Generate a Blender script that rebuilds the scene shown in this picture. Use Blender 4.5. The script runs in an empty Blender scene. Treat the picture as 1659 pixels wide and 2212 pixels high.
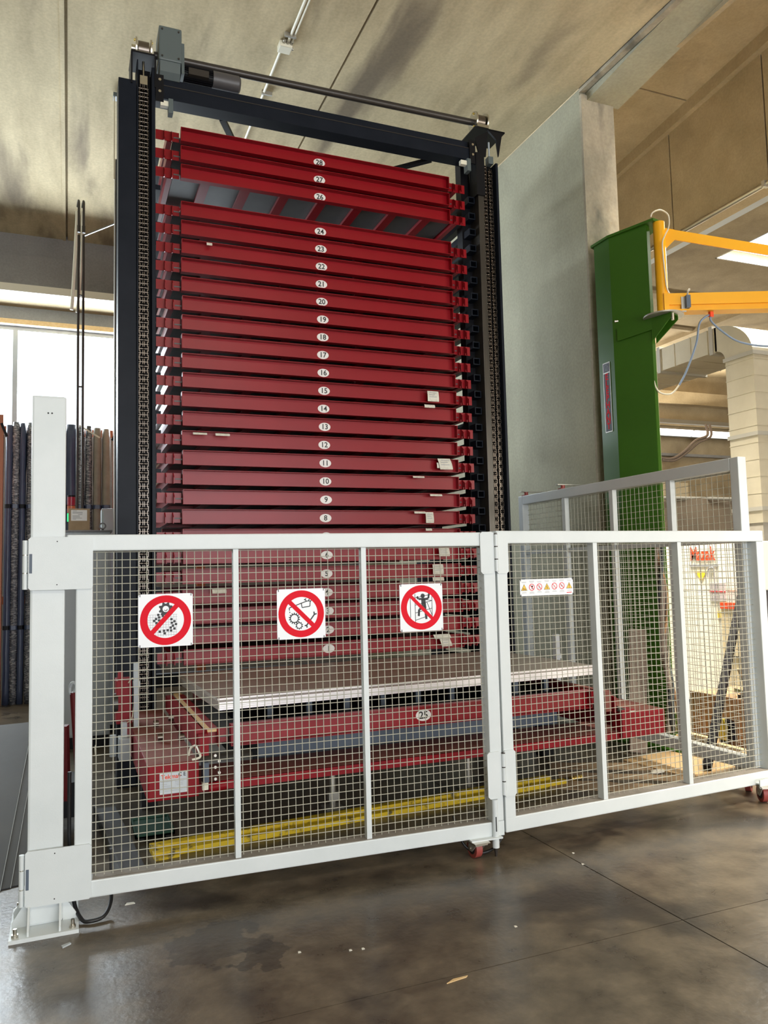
import bpy, bmesh, math, random
from mathutils import Vector, Matrix

random.seed(7)
PI = math.pi
SC = bpy.context.scene
COL = SC.collection

# ---------------------------------------------------------------- camera
cam_d = bpy.data.cameras.new('camera')
cam_d.sensor_fit = 'VERTICAL'
cam_d.sensor_height = 36.0
cam_d.sensor_width = 27.0
cam_d.lens = 36.0 * 1680.0 / 2212.0
cam_d.clip_end = 200
cam = bpy.data.objects.new('camera', cam_d)
COL.objects.link(cam)
YAW, PITCH, ROLL = 0.38606557, 0.07662684, -0.02400707
_f = Vector((math.sin(YAW) * math.cos(PITCH), math.cos(YAW) * math.cos(PITCH), math.sin(PITCH)))
_r = Vector((math.cos(YAW), -math.sin(YAW), 0))
_u = _r.cross(_f)
_r2 = _r * math.cos(ROLL) + _u * math.sin(ROLL)
_u2 = _u * math.cos(ROLL) - _r * math.sin(ROLL)
cam.matrix_world = Matrix(((_r2.x, _u2.x, -_f.x, 0), (_r2.y, _u2.y, -_f.y, 0), (_r2.z, _u2.z, -_f.z, 1.5), (0, 0, 0, 1)))
SC.camera = cam

# ---------------------------------------------------------------- world, lights, exposure
W = bpy.data.worlds.new('sky')
SC.world = W
W.use_nodes = True
W.node_tree.nodes['Background'].inputs[0].default_value = (0.90, 0.95, 1.0, 1)
W.node_tree.nodes['Background'].inputs[1].default_value = 3.0
SC.view_settings.view_transform = 'Standard'
SC.view_settings.look = 'None'
SC.view_settings.exposure = 0.0
SC.view_settings.gamma = 1.0
SC.view_settings.use_curve_mapping = False


def area(name, loc, direction, sx, sy, power, color, spread=180):
    d = bpy.data.lights.new(name, 'AREA')
    d.shape = 'RECTANGLE'
    d.size = sx
    d.size_y = sy
    d.energy = power
    d.color = color
    d.spread = math.radians(spread)
    o = bpy.data.objects.new(name, d)
    z = -Vector(direction).normalized()          # light shines along local -z; local x stays along world x
    x = (Vector((1, 0, 0)) - z * z.x).normalized()
    y = z.cross(x)
    o.matrix_world = Matrix(((x.x, y.x, z.x, loc[0]), (x.y, y.y, z.y, loc[1]), (x.z, y.z, z.z, loc[2]), (0, 0, 0, 1)))
    COL.objects.link(o)
    return o


# daylight through the open roller door behind the camera, the back window and the roof lights, plus added fills on the right side
area('door_daylight', (2.0, -6.4, 1.9), (0, 1, 0.16), 8.0, 3.2, 430, (0.97, 0.985, 1.0))
area('window_daylight', (-2.8, 12.4, 4.34), (0.0, -1, 0.18), 10.0, 1.5, 1550, (0.88, 0.95, 1.0))
area('roof_light_right', (10.8, 7.3, 6.8), (0, 0, -1), 1.5, 4.2, 700, (1.0, 0.93, 0.80))
area('passage_fill', (5.35, 6.6, 6.75), (0.14, -0.05, -1), 1.0, 4.2, 500, (1.0, 0.92, 0.78), 72)  # added fill for the white machine and passage, no roof opening here
area('right_bay_fill', (12.0, -5.5, 2.3), (-0.05, 1, 0.30), 6.0, 4.0, 680, (1.0, 0.94, 0.82))  # added fill brightening the right bay, no door stands behind it
area('front_right_fill', (5.55, 0.4, 7.3), (-0.06, 0.1, -1), 0.9, 3.0, 300, (1.0, 0.90, 0.74), 60)  # added fill for the right foreground floor, the roof is closed above
area('tube_lamp_light', (12.5, 15.55, 5.05), (-0.1, -0.75, 0.66), 8.0, 0.3, 420, (1.0, 0.92, 0.76))
area('roof_light_behind', (1.0, -3.0, 5.95), (0, 0.2, -1), 5.0, 2.0, 240, (1.0, 0.94, 0.84))

# ---------------------------------------------------------------- materials
MATS = {}


def mat(name, color, rough=0.5, metal=0.0, color2=None, scale=6.0, lo=0.35, hi=0.7, bump=0.0, bscale=60.0, coat=0.0, spec=0.5, stretch=(1, 1, 1), detail=6.0, rough2=None, emit=None, estr=0.0):
    if name in MATS:
        return MATS[name]
    m = bpy.data.materials.new(name)
    m.use_nodes = True
    nt = m.node_tree
    b = nt.nodes['Principled BSDF']
    b.inputs['Base Color'].default_value = (*color, 1)
    b.inputs['Roughness'].default_value = rough
    b.inputs['Metallic'].default_value = metal
    b.inputs['Specular IOR Level'].default_value = spec
    b.inputs['Coat Weight'].default_value = coat
    if emit:
        b.inputs['Emission Color'].default_value = (*emit, 1)
        b.inputs['Emission Strength'].default_value = estr
    tc = nt.nodes.new('ShaderNodeTexCoord')
    mp = nt.nodes.new('ShaderNodeMapping')
    mp.inputs['Scale'].default_value = stretch
    nt.links.new(tc.outputs['Object'], mp.inputs[0])
    if color2 is not None:
        n = nt.nodes.new('ShaderNodeTexNoise')
        n.inputs['Scale'].default_value = scale
        n.inputs['Detail'].default_value = detail
        n.inputs['Roughness'].default_value = 0.6
        nt.links.new(mp.outputs[0], n.inputs['Vector'])
        r = nt.nodes.new('ShaderNodeValToRGB')
        r.color_ramp.elements[0].position = lo
        r.color_ramp.elements[1].position = hi
        r.color_ramp.elements[0].color = (*color, 1)
        r.color_ramp.elements[1].color = (*color2, 1)
        nt.links.new(n.outputs['Fac'], r.inputs[0])
        nt.links.new(r.outputs[0], b.inputs['Base Color'])
        if rough2 is not None:
            mr = nt.nodes.new('ShaderNodeMapRange')
            mr.inputs['From Min'].default_value = lo
            mr.inputs['From Max'].default_value = hi
            mr.inputs['To Min'].default_value = rough
            mr.inputs['To Max'].default_value = rough2
            nt.links.new(n.outputs['Fac'], mr.inputs['Value'])
            nt.links.new(mr.outputs['Result'], b.inputs['Roughness'])
    if bump:
        n2 = nt.nodes.new('ShaderNodeTexNoise')
        n2.inputs['Scale'].default_value = bscale
        n2.inputs['Detail'].default_value = 4
        nt.links.new(mp.outputs[0], n2.inputs['Vector'])
        bp = nt.nodes.new('ShaderNodeBump')
        bp.inputs['Strength'].default_value = bump
        bp.inputs['Distance'].default_value = 0.01
        nt.links.new(n2.outputs['Fac'], bp.inputs['Height'])
        nt.links.new(bp.outputs[0], b.inputs['Normal'])
    MATS[name] = m
    return m


def stained(name, c_base, c_light, c_dark, rough=0.9, s1=0.9, s2=0.5, stretch=(1, 0.35, 1), dark_lo=0.5, dark_hi=0.75, speck=True, rough_dark=None, spec=0.4, coat=0.0):
    """cast concrete: cloudy base, large water stains, fine grain and pits"""
    m = bpy.data.materials.new(name)
    m.use_nodes = True
    nt = m.node_tree
    L = nt.links
    b = nt.nodes['Principled BSDF']
    b.inputs['Roughness'].default_value = rough
    b.inputs['Specular IOR Level'].default_value = spec
    b.inputs['Coat Weight'].default_value = coat
    geo = nt.nodes.new('ShaderNodeNewGeometry')
    mp = nt.nodes.new('ShaderNodeMapping')
    mp.inputs['Scale'].default_value = stretch
    L.new(geo.outputs['Position'], mp.inputs[0])
    n1 = nt.nodes.new('ShaderNodeTexNoise'); n1.inputs['Scale'].default_value = s1 * 2.2; n1.inputs['Detail'].default_value = 9; n1.inputs['Roughness'].default_value = 0.62
    n2 = nt.nodes.new('ShaderNodeTexNoise'); n2.inputs['Scale'].default_value = s2 * 2.0; n2.inputs['Detail'].default_value = 5; n2.inputs['Distortion'].default_value = 0.4
    n3 = nt.nodes.new('ShaderNodeTexNoise'); n3.inputs['Scale'].default_value = 38; n3.inputs['Detail'].default_value = 3
    L.new(mp.outputs[0], n1.inputs['Vector']); L.new(mp.outputs[0], n2.inputs['Vector']); L.new(geo.outputs['Position'], n3.inputs['Vector'])
    r1 = nt.nodes.new('ShaderNodeValToRGB')
    r1.color_ramp.elements[0].position = 0.36; r1.color_ramp.elements[1].position = 0.66
    r1.color_ramp.elements[0].color = (*c_base, 1); r1.color_ramp.elements[1].color = (*c_light, 1)
    L.new(n1.outputs['Fac'], r1.inputs[0])
    mr = nt.nodes.new('ShaderNodeMapRange'); mr.interpolation_type = 'SMOOTHSTEP'
    mr.inputs['From Min'].default_value = dark_lo; mr.inputs['From Max'].default_value = dark_hi
    L.new(n2.outputs['Fac'], mr.inputs['Value'])
    mx = nt.nodes.new('ShaderNodeMix'); mx.data_type = 'RGBA'
    mx.inputs[7].default_value = (*c_dark, 1)
    L.new(r1.outputs[0], mx.inputs[6]); L.new(mr.outputs['Result'], mx.inputs[0])
    out = mx.outputs[2]
    if speck:
        mr3 = nt.nodes.new('ShaderNodeMapRange')
        mr3.inputs['From Min'].default_value = 0.35; mr3.inputs['From Max'].default_value = 0.65
        mr3.inputs['To Min'].default_value = 0.93; mr3.inputs['To Max'].default_value = 1.05
        L.new(n3.outputs['Fac'], mr3.inputs['Value'])
        vm = nt.nodes.new('ShaderNodeMix'); vm.data_type = 'RGBA'; vm.blend_type = 'MULTIPLY'; vm.inputs[0].default_value = 1
        L.new(out, vm.inputs[6]); L.new(mr3.outputs['Result'], vm.inputs[7])
        out = vm.outputs[2]
    L.new(out, b.inputs['Base Color'])
    if rough_dark is not None:
        mr4 = nt.nodes.new('ShaderNodeMapRange')
        mr4.inputs['From Min'].default_value = 0.3; mr4.inputs['From Max'].default_value = 0.7
        mr4.inputs['To Min'].default_value = rough_dark; mr4.inputs['To Max'].default_value = rough
        L.new(n1.outputs['Fac'], mr4.inputs['Value']); L.new(mr4.outputs['Result'], b.inputs['Roughness'])
    bp = nt.nodes.new('ShaderNodeBump'); bp.inputs['Strength'].default_value = 0.12; bp.inputs['Distance'].default_value = 0.01
    L.new(n3.outputs['Fac'], bp.inputs['Height']); L.new(bp.outputs[0], b.inputs['Normal'])
    MATS[name] = m
    return m


M_CEIL = stained('ceiling_concrete', (0.46, 0.38, 0.235), (0.63, 0.53, 0.34), (0.19, 0.15, 0.10), s1=0.9, s2=0.42, stretch=(2.0, 0.42, 1), dark_lo=0.50, dark_hi=0.70)
M_FLOOR = stained('floor_concrete', (0.078, 0.063, 0.045), (0.168, 0.137, 0.096), (0.046, 0.039, 0.031), rough=0.35, s1=2.4, s2=0.75, stretch=(1, 1, 1), dark_lo=0.50, dark_hi=0.66, rough_dark=0.26, spec=0.5)
M_WALL = stained('plastered_wall', (0.325, 0.315, 0.235), (0.41, 0.395, 0.295), (0.225, 0.22, 0.175), s1=0.5, s2=0.35, stretch=(1, 1, 0.6), dark_lo=0.56, dark_hi=0.85)
M_PILLAR = stained('pillar_concrete', (0.30, 0.27, 0.205), (0.46, 0.40, 0.30), (0.12, 0.115, 0.095), s1=1.3, s2=1.2, stretch=(1, 1, 0.5), dark_lo=0.5, dark_hi=0.72)
M_TAN = stained('tan_concrete', (0.33, 0.26, 0.155), (0.42, 0.335, 0.21), (0.24, 0.185, 0.115), s1=0.9, s2=0.5, stretch=(1, 1, 1), dark_lo=0.55, dark_hi=0.8)
M_BEAM = stained('beam_concrete', (0.24, 0.235, 0.23), (0.30, 0.295, 0.285), (0.19, 0.185, 0.18), s1=0.6, s2=0.4, stretch=(1, 1, 1), dark_lo=0.55, dark_hi=0.8)

M_WHITE = mat('grey_white_paint', (0.60, 0.645, 0.655), 0.38, color2=(0.66, 0.70, 0.71), scale=3.0, bump=0.04, bscale=220)
M_DUSTY = mat('dusty_paint', (0.30, 0.275, 0.245), 0.9, color2=(0.20, 0.185, 0.165), scale=9)
M_WIRE = mat('cream_wire', (0.43, 0.42, 0.345), 0.45, metal=0.1)
M_RED = mat('red_enamel', (0.235, 0.0015, 0.007), 0.32, color2=(0.28, 0.002, 0.009), scale=2.5, spec=0.38)
M_RED2 = mat('red_carriage_paint', (0.22, 0.003, 0.009), 0.45, color2=(0.27, 0.004, 0.012), scale=4.0, spec=0.25)
M_DARKRED = mat('dark_red_paint', (0.11, 0.005, 0.008), 0.5)
M_REDTOP = mat('dusty_red_paint', (0.19, 0.045, 0.035), 0.75, color2=(0.25, 0.09, 0.065), scale=8)
M_BLACK = mat('blue_black_paint', (0.006, 0.009, 0.016), 0.45, color2=(0.010, 0.013, 0.021), scale=5, spec=0.16)
M_BLACK2 = mat('black_paint', (0.005, 0.005, 0.007), 0.5, spec=0.2)
M_CHAIN = mat('oiled_chain_steel', (0.17, 0.145, 0.125), 0.27, metal=0.9)
M_STEEL = mat('bright_steel', (0.60, 0.57, 0.50), 0.28, metal=1.0)
M_SHAFT = mat('dark_shaft', (0.055, 0.048, 0.044), 0.34, metal=0.4)
M_GEAR = mat('blue_grey_motor', (0.10, 0.125, 0.13), 0.42)
M_FAN = mat('grey_plastic', (0.075, 0.07, 0.075), 0.4)
M_DECK = mat('mill_sheet', (0.10, 0.10, 0.10), 0.5, metal=0.3, color2=(0.14, 0.14, 0.135), scale=3)
M_LABEL = mat('white_label', (0.82, 0.80, 0.78), 0.4)
M_INK = mat('black_ink', (0.008, 0.008, 0.010), 0.5)
M_SIGNRED = mat('sign_red', (0.70, 0.003, 0.018), 0.6, spec=0.2)
M_SIGNWHITE = mat('sign_white', (0.78, 0.80, 0.83), 0.3)
M_SIGNYEL = mat('sign_yellow', (0.85, 0.50, 0.02), 0.35)
M_GREYINK = mat('grey_ink', (0.35, 0.36, 0.40), 0.5)
M_GREEN = mat('green_enamel', (0.034, 0.110, 0.007), 0.36, color2=(0.040, 0.125, 0.009), scale=2, spec=0.35)
M_LITGREEN = mat('lit_green_edge', (0.42, 0.46, 0.24), 0.35)
M_YELLOW = mat('crane_yellow', (0.82, 0.38, 0.004), 0.35, color2=(0.86, 0.41, 0.006), scale=3)
M_SAFETY = mat('worn_safety_yellow', (0.74, 0.52, 0.012), 0.55, color2=(0.12, 0.095, 0.03), scale=16, lo=0.55, hi=0.68, detail=8)
M_GREY = mat('light_grey_enamel', (0.42, 0.46, 0.49), 0.45, color2=(0.46, 0.50, 0.53), scale=3)
M_BLUEGREY = mat('blue_grey_steel', (0.085, 0.11, 0.15), 0.5)
M_GALV = mat('galvanised_steel', (0.52, 0.47, 0.36), 0.38, metal=0.55, color2=(0.60, 0.55, 0.43), scale=2.5, stretch=(1, 1, 1))
M_GALVD = mat('galvanised_trim', (0.45, 0.43, 0.38), 0.4, metal=0.6)
M_CARD = mat('cardboard', (0.38, 0.27, 0.16), 0.85, color2=(0.44, 0.32, 0.20), scale=12)
M_PLY = mat('plywood', (0.36, 0.185, 0.085), 0.7, color2=(0.48, 0.27, 0.13), scale=5, stretch=(1, 1, 6))
M_LUMBER = mat('pine_lumber', (0.64, 0.43, 0.20), 0.7, color2=(0.72, 0.52, 0.28), scale=8, stretch=(6, 1, 6))
M_OLDWOOD = mat('weathered_wood', (0.20, 0.155, 0.125), 0.85, color2=(0.28, 0.22, 0.18), scale=9, stretch=(6, 6, 1))
M_RUBBER = mat('black_rubber', (0.010, 0.010, 0.011), 0.5)
M_WHEEL = mat('red_polyurethane', (0.30, 0.055, 0.045), 0.5)
M_MACH = mat('machine_white', (0.88, 0.85, 0.76), 0.4)
M_ORANGE = mat('orange_red_print', (0.82, 0.075, 0.02), 0.4)
M_FOIL = mat('stretch_foil', (0.07, 0.08, 0.105), 0.2, metal=0.2, color2=(0.48, 0.49, 0.52), scale=24, lo=0.47, hi=0.68, bump=0.9, bscale=34, stretch=(1, 1, 3.2), spec=0.9)  # pale bands paint the sparkle of the wrinkles into the foil colour
M_PROFILE = mat('dark_profile', (0.045, 0.065, 0.13), 0.32, color2=(0.065, 0.085, 0.15), scale=4)
M_TAUPE = mat('taupe_profile', (0.24, 0.22, 0.185), 0.45, color2=(0.31, 0.285, 0.24), scale=6)
M_COPPER = mat('orange_rack_paint', (0.42, 0.13, 0.055), 0.45)
M_SHEET = mat('sheet_steel', (0.40, 0.355, 0.32), 0.42, metal=0.35, color2=(0.34, 0.30, 0.265), scale=1.6, lo=0.4, hi=0.62)
M_SHEETEDGE = mat('bright_sheet_edge', (0.86, 0.82, 0.82), 0.3, metal=0.4)
M_DKSHEET = mat('dark_sheet_steel', (0.075, 0.08, 0.09), 0.45, metal=0.3, color2=(0.10, 0.105, 0.115), scale=2)
M_PAPER = mat('paper', (0.72, 0.70, 0.62), 0.8, color2=(0.60, 0.57, 0.48), scale=40, lo=0.45, hi=0.7)
M_TUBE = mat('lit_tube', (1, 1, 1), 0.5, emit=(1.0, 0.96, 0.88), estr=3.0)
M_LEDG = mat('lit_green_beacon', (0.02, 0.5, 0.12), 0.4, emit=(0.0, 1.0, 0.25), estr=1.2)
M_LENSR = mat('red_lens', (0.35, 0.015, 0.04), 0.3)
M_LENSO = mat('orange_lens', (0.55, 0.13, 0.05), 0.3)
M_CREAM = mat('cream_tube', (0.80, 0.77, 0.64), 0.4)
M_BRASS = mat('brass', (0.62, 0.46, 0.12), 0.3, metal=0.9)
M_BLUECABLE = mat('blue_grey_cable', (0.20, 0.26, 0.36), 0.5)
M_WHITECABLE = mat('white_cable', (0.66, 0.60, 0.46), 0.5)
M_LIME = mat('lime_label', (0.22, 0.75, 0.06), 0.5)
M_BEIGE = mat('beige_guard', (0.62, 0.53, 0.36), 0.5)
M_WARN = mat('warning_yellow', (0.80, 0.60, 0.05), 0.5)
M_OLIVE = mat('olive_yellow', (0.45, 0.36, 0.03), 0.5)


def floor_stain(m, centre, radius, color):
    """old oil stain soaked into the slab: noisy blob around a floor point"""
    nt = m.node_tree
    b = nt.nodes['Principled BSDF']
    src = b.inputs['Base Color'].links[0].from_socket
    geo = nt.nodes.new('ShaderNodeNewGeometry')
    n = nt.nodes.new('ShaderNodeTexNoise'); n.inputs['Scale'].default_value = 7; n.inputs['Detail'].default_value = 5
    nt.links.new(geo.outputs['Position'], n.inputs['Vector'])
    d = nt.nodes.new('ShaderNodeVectorMath'); d.operation = 'DISTANCE'; d.inputs[1].default_value = (*centre, 0)
    nt.links.new(geo.outputs['Position'], d.inputs[0])
    a = nt.nodes.new('ShaderNodeMath'); a.operation = 'MULTIPLY_ADD'; a.inputs[1].default_value = 0.42; a.inputs[2].default_value = -0.21
    nt.links.new(n.outputs['Fac'], a.inputs[0])
    s_ = nt.nodes.new('ShaderNodeMath'); s_.operation = 'ADD'
    nt.links.new(d.outputs['Value'], s_.inputs[0]); nt.links.new(a.outputs[0], s_.inputs[1])
    mr = nt.nodes.new('ShaderNodeMapRange')
    mr.inputs['From Min'].default_value = radius; mr.inputs['From Max'].default_value = radius * 0.92
    mr.inputs['To Min'].default_value = 0; mr.inputs['To Max'].default_value = 0.6
    nt.links.new(s_.outputs[0], mr.inputs['Value'])
    mx = nt.nodes.new('ShaderNodeMix'); mx.data_type = 'RGBA'; mx.inputs[7].default_value = (*color, 1)
    nt.links.new(src, mx.inputs[6]); nt.links.new(mr.outputs['Result'], mx.inputs[0])
    nt.links.new(mx.outputs[2], b.inputs['Base Color'])


floor_stain(M_FLOOR, (0.56, 3.34), 0.20, (0.028, 0.025, 0.022))
floor_stain(M_FLOOR, (0.70, 3.16), 0.10, (0.026, 0.024, 0.021))


def glass():
    m = bpy.data.materials.new('window_glass')
    m.use_nodes = True
    nt = m.node_tree
    for n in list(nt.nodes):
        nt.nodes.remove(n)
    o = nt.nodes.new('ShaderNodeOutputMaterial')
    mx = nt.nodes.new('ShaderNodeMixShader')
    t = nt.nodes.new('ShaderNodeBsdfTransparent')
    t.inputs[0].default_value = (0.95, 0.97, 0.98, 1)
    g = nt.nodes.new('ShaderNodeBsdfGlossy')
    g.inputs['Roughness'].default_value = 0.03
    mx.inputs[0].default_value = 0.06
    nt.links.new(t.outputs[0], mx.inputs[1]); nt.links.new(g.outputs[0], mx.inputs[2])
    nt.links.new(mx.outputs[0], o.inputs[0])
    return m


M_GLASS = glass()


# ---------------------------------------------------------------- mesh builder
class MB:
    def __init__(s):
        s.v = []; s.f = []; s.sm = []

    def add(s, vs, fs, smooth=False):
        n = len(s.v)
        s.v += [tuple(p) for p in vs]
        s.f += [tuple(n + i for i in f) for f in fs]
        s.sm += [smooth] * len(fs)
        return s

    def box(s, x0, x1, y0, y1, z0, z1, c=0.0):
        if x0 > x1: x0, x1 = x1, x0
        if y0 > y1: y0, y1 = y1, y0
        if z0 > z1: z0, z1 = z1, z0
        if c <= 0:
            s.add([(x0, y0, z0), (x1, y0, z0), (x1, y1, z0), (x0, y1, z0), (x0, y0, z1), (x1, y0, z1), (x1, y1, z1), (x0, y1, z1)],
                  [(0, 3, 2, 1), (4, 5, 6, 7), (0, 1, 5, 4), (1, 2, 6, 5), (2, 3, 7, 6), (3, 0, 4, 7)])
        else:
            bm = bmesh.new()
            bmesh.ops.create_cube(bm, size=1)
            for v in bm.verts:
                v.co = Vector(((x0 + x1) / 2 + v.co.x * (x1 - x0), (y0 + y1) / 2 + v.co.y * (y1 - y0), (z0 + z1) / 2 + v.co.z * (z1 - z0)))
            bmesh.ops.bevel(bm, geom=bm.edges[:], offset=c, segments=2, affect='EDGES', profile=0.6)
            bm.verts.index_update()
            s.add([v.co[:] for v in bm.verts], [[v.index for v in f.verts] for f in bm.faces])
            bm.free()
        return s

    def prism(s, pts, a, axis='z', t=None):
        """extrude a 2-D polygon: axis z -> pts (x,y) from a[0] to a[1]; y -> pts (x,z); x -> pts (y,z)"""
        lo, hi = a
        n = len(pts)

        def P(p, h):
            return (p[0], p[1], h) if axis == 'z' else ((p[0], h, p[1]) if axis == 'y' else (h, p[0], p[1]))
        vs = [P(p, lo) for p in pts] + [P(p, hi) for p in pts]
        ar = sum(pts[i][0] * pts[(i + 1) % n][1] - pts[(i + 1) % n][0] * pts[i][1] for i in range(n))
        flip = (ar < 0) != (axis == 'y')
        fs = [tuple(range(n - 1, -1, -1)), tuple(range(n, 2 * n))] + [(i, (i + 1) % n, n + (i + 1) % n, n + i) for i in range(n)]
        if flip:
            fs = [tuple(reversed(f)) for f in fs]
        return s.add(vs, fs)

    def cyl(s, p0, p1, r, n=12, r2=None, caps=True):
        p0 = Vector(p0); p1 = Vector(p1)
        d = (p1 - p0)
        if d.length < 1e-9: return s
        d.normalize()
        a = Vector((0, 0, 1)) if abs(d.z) < 0.9 else Vector((1, 0, 0))
        x = d.cross(a).normalized(); y = d.cross(x).normalized()
        r2 = r if r2 is None else r2
        vs = [p0 + (x * math.cos(2 * PI * i / n) + y * math.sin(2 * PI * i / n)) * r for i in range(n)]
        vs += [p1 + (x * math.cos(2 * PI * i / n) + y * math.sin(2 * PI * i / n)) * r2 for i in range(n)]
        s.add(vs, [(i, n + i, n + (i + 1) % n, (i + 1) % n) for i in range(n)], True)
        if caps:
            s.add(vs[:n], [tuple(range(n))])
            s.add(vs[n:], [tuple(range(n - 1, -1, -1))])
        return s

    def tube(s, pts, r, n=8, samples=6):
        """smooth tube through points (Catmull-Rom)"""
        P = [Vector(p) for p in pts]
        path = []
        if len(P) > 2 and samples > 1:
            for i in range(len(P) - 1):
                a = P[max(i - 1, 0)]; b = P[i]; c = P[i + 1]; d = P[min(i + 2, len(P) - 1)]
                for k in range(samples):
                    t = k / samples
                    path.append(0.5 * ((2 * b) + (c - a) * t + (2 * a - 5 * b + 4 * c - d) * t * t + (3 * b - a - 3 * c + d) * t ** 3))
            path.append(P[-1])
        else:
            path = P
        rings = []
        prev = None
        for i, p in enumerate(path):
            d = (path[min(i + 1, len(path) - 1)] - path[max(i - 1, 0)]).normalized()
            if prev is None:
                a = Vector((0, 0, 1)) if abs(d.z) < 0.9 else Vector((1, 0, 0))
                x = d.cross(a).normalized()
            else:
                x = (prev - d * prev.dot(d)).normalized()
            prev = x
            y = d.cross(x)
            rings.append([p + (x * math.cos(2 * PI * k / n) + y * math.sin(2 * PI * k / n)) * r for k in range(n)])
        vs = [q for ring in rings for q in ring]
        fs = []
        for i in range(len(rings) - 1):
            for k in range(n):
                fs.append((i * n + k, i * n + (k + 1) % n, (i + 1) * n + (k + 1) % n, (i + 1) * n + k))
        s.add(vs, fs, True)
        s.add(rings[0], [tuple(range(n - 1, -1, -1))]); s.add(rings[-1], [tuple(range(n))])
        return s

    def bar(s, p0, p1, w, h, up=(0, 0, 1)):
        """rectangular bar between two points, w across, h along up"""
        p0 = Vector(p0); p1 = Vector(p1)
        d = (p1 - p0).normalized()
        x = d.cross(Vector(up)).normalized(); z = x.cross(d).normalized()
        vs = []
        for p in (p0, p1):
            for sx, sz in ((-1, -1), (1, -1), (1, 1), (-1, 1)):
                vs.append(p + x * (sx * w / 2) + z * (sz * h / 2))
        return s.add(vs, [(0, 1, 2, 3), (7, 6, 5, 4), (0, 4, 5, 1), (1, 5, 6, 2), (2, 6, 7, 3), (3, 7, 4, 0)])

    def ring(s, cx, cz, r0, r1, y0, y1, n=48):
        """annulus facing -y between radii, thickness y0..y1"""
        vs = []
        for i in range(n):
            a = 2 * PI * i / n
            c, q = math.cos(a), math.sin(a)
            vs += [(cx + r0 * c, y0, cz + r0 * q), (cx + r1 * c, y0, cz + r1 * q), (cx + r1 * c, y1, cz + r1 * q), (cx + r0 * c, y1, cz + r0 * q)]
        fs = []
        for i in range(n):
            j = (i + 1) % n
            for k in range(4):
                l = (k + 1) % 4
                fs.append((i * 4 + k, i * 4 + l, j * 4 + l, j * 4 + k))
        return s.add(vs, fs)

    def mesh(s, name, material):
        me = bpy.data.meshes.new(name)
        me.from_pydata(s.v, [], s.f)
        me.polygons.foreach_set('use_smooth', s.sm)
        me.materials.append(material)
        me.update()
        bm = bmesh.new(); bm.from_mesh(me)
        bmesh.ops.recalc_face_normals(bm, faces=bm.faces[:])
        bm.to_mesh(me); bm.free()
        return me

    def build(s, name, material, parent=None, **kw):
        o = bpy.data.objects.new(name, s.mesh(name, material))
        COL.objects.link(o)
        if parent is not None:
            o.parent = parent
        for k, v in kw.items():
            o[k] = v
        return o


def tag(o, label, cat, group=None, kind=None):
    o['label'] = label
    o['category'] = cat
    if group: o['group'] = group
    if kind: o['kind'] = kind
    return o


def empty(name, loc=(0, 0, 0), rz=0.0):
    o = bpy.data.objects.new(name, None)
    o.empty_display_size = 0.1
    o.location = loc
    o.rotation_euler = (0, 0, rz)
    COL.objects.link(o)
    return o


def thing(name, label, cat, loc=(0, 0, 0), rz=0.0, group=None):
    return tag(empty(name, loc, rz), label, cat, group)


def clone(o, parent=None):
    c = o.copy()
    COL.objects.link(c)
    if parent is not None:
        c.parent = parent
    for ch in list(o.children):
        clone(ch, c)
    return c


def structure(name, mb, material, parent=None):
    o = mb.build(name, material, parent)
    if parent is None:
        o['kind'] = 'structure'
    return o


def text(body, size, loc, parent, material, name='lettering', rot=(PI / 2, 0, 0), bold=0.0, align='CENTER', sx=1.0, shear=0.0):
    cu = bpy.data.curves.new(name, 'FONT')
    cu.body = body
    cu.size = size
    cu.align_x = align
    cu.align_y = 'CENTER'
    cu.extrude = 0.0004
    cu.offset = bold
    cu.shear = shear
    cu.resolution_u = 3
    cu.materials.append(material)
    tmp = bpy.data.objects.new(name + '_curve', cu)
    me = bpy.data.meshes.new_from_object(tmp)
    bpy.data.objects.remove(tmp)
    me.name = name
    if not me.materials:
        me.materials.append(material)
    o = bpy.data.objects.new(name, me)
    o.location = loc
    o.rotation_euler = rot
    o.scale = (sx, 1, 1)
    COL.objects.link(o)
    if parent is not None:
        o.parent = parent
    return o


# ================================================================ SETTING
# floor: cast slabs with saw-cut joints
fl = structure('floor', MB().box(-8, 20, -9, 20, -0.30, -0.02), M_FLOOR)
JX = [-8, -3.2, 2.42, 8.0, 13.8, 20]
JY = [-9, -2.9, 2.705, 8.4, 14.2, 20]
for i in range(5):
    for j in range(5):
        MB().box(JX[i] + 0.003, JX[i + 1] - 0.003, JY[j] + 0.002, JY[j + 1] - 0.002, -0.02, 0.0).build('slab', M_FLOOR, fl)

# left bay ceiling: long precast panels with open joints
CZ = 6.06
ce = structure('ceiling', MB().box(-8, 4.5, -9, 11.0, CZ + 0.05, CZ + 0.35), M_CEIL)
CX = [-8, -5.0, -2.4, -0.05, 1.69 + 0.575, 4.5]
for i in range(5):
    MB().box(CX[i] + 0.012, CX[i + 1] - 0.012, -9, 11.0, CZ, CZ + 0.05).build('panel', M_CEIL, ce)
# narrow rib along the left joint
MB().box(-0.10, -0.062, -9, 11.0, CZ - 0.012, CZ).build('rib', M_CEIL, ce)

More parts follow.
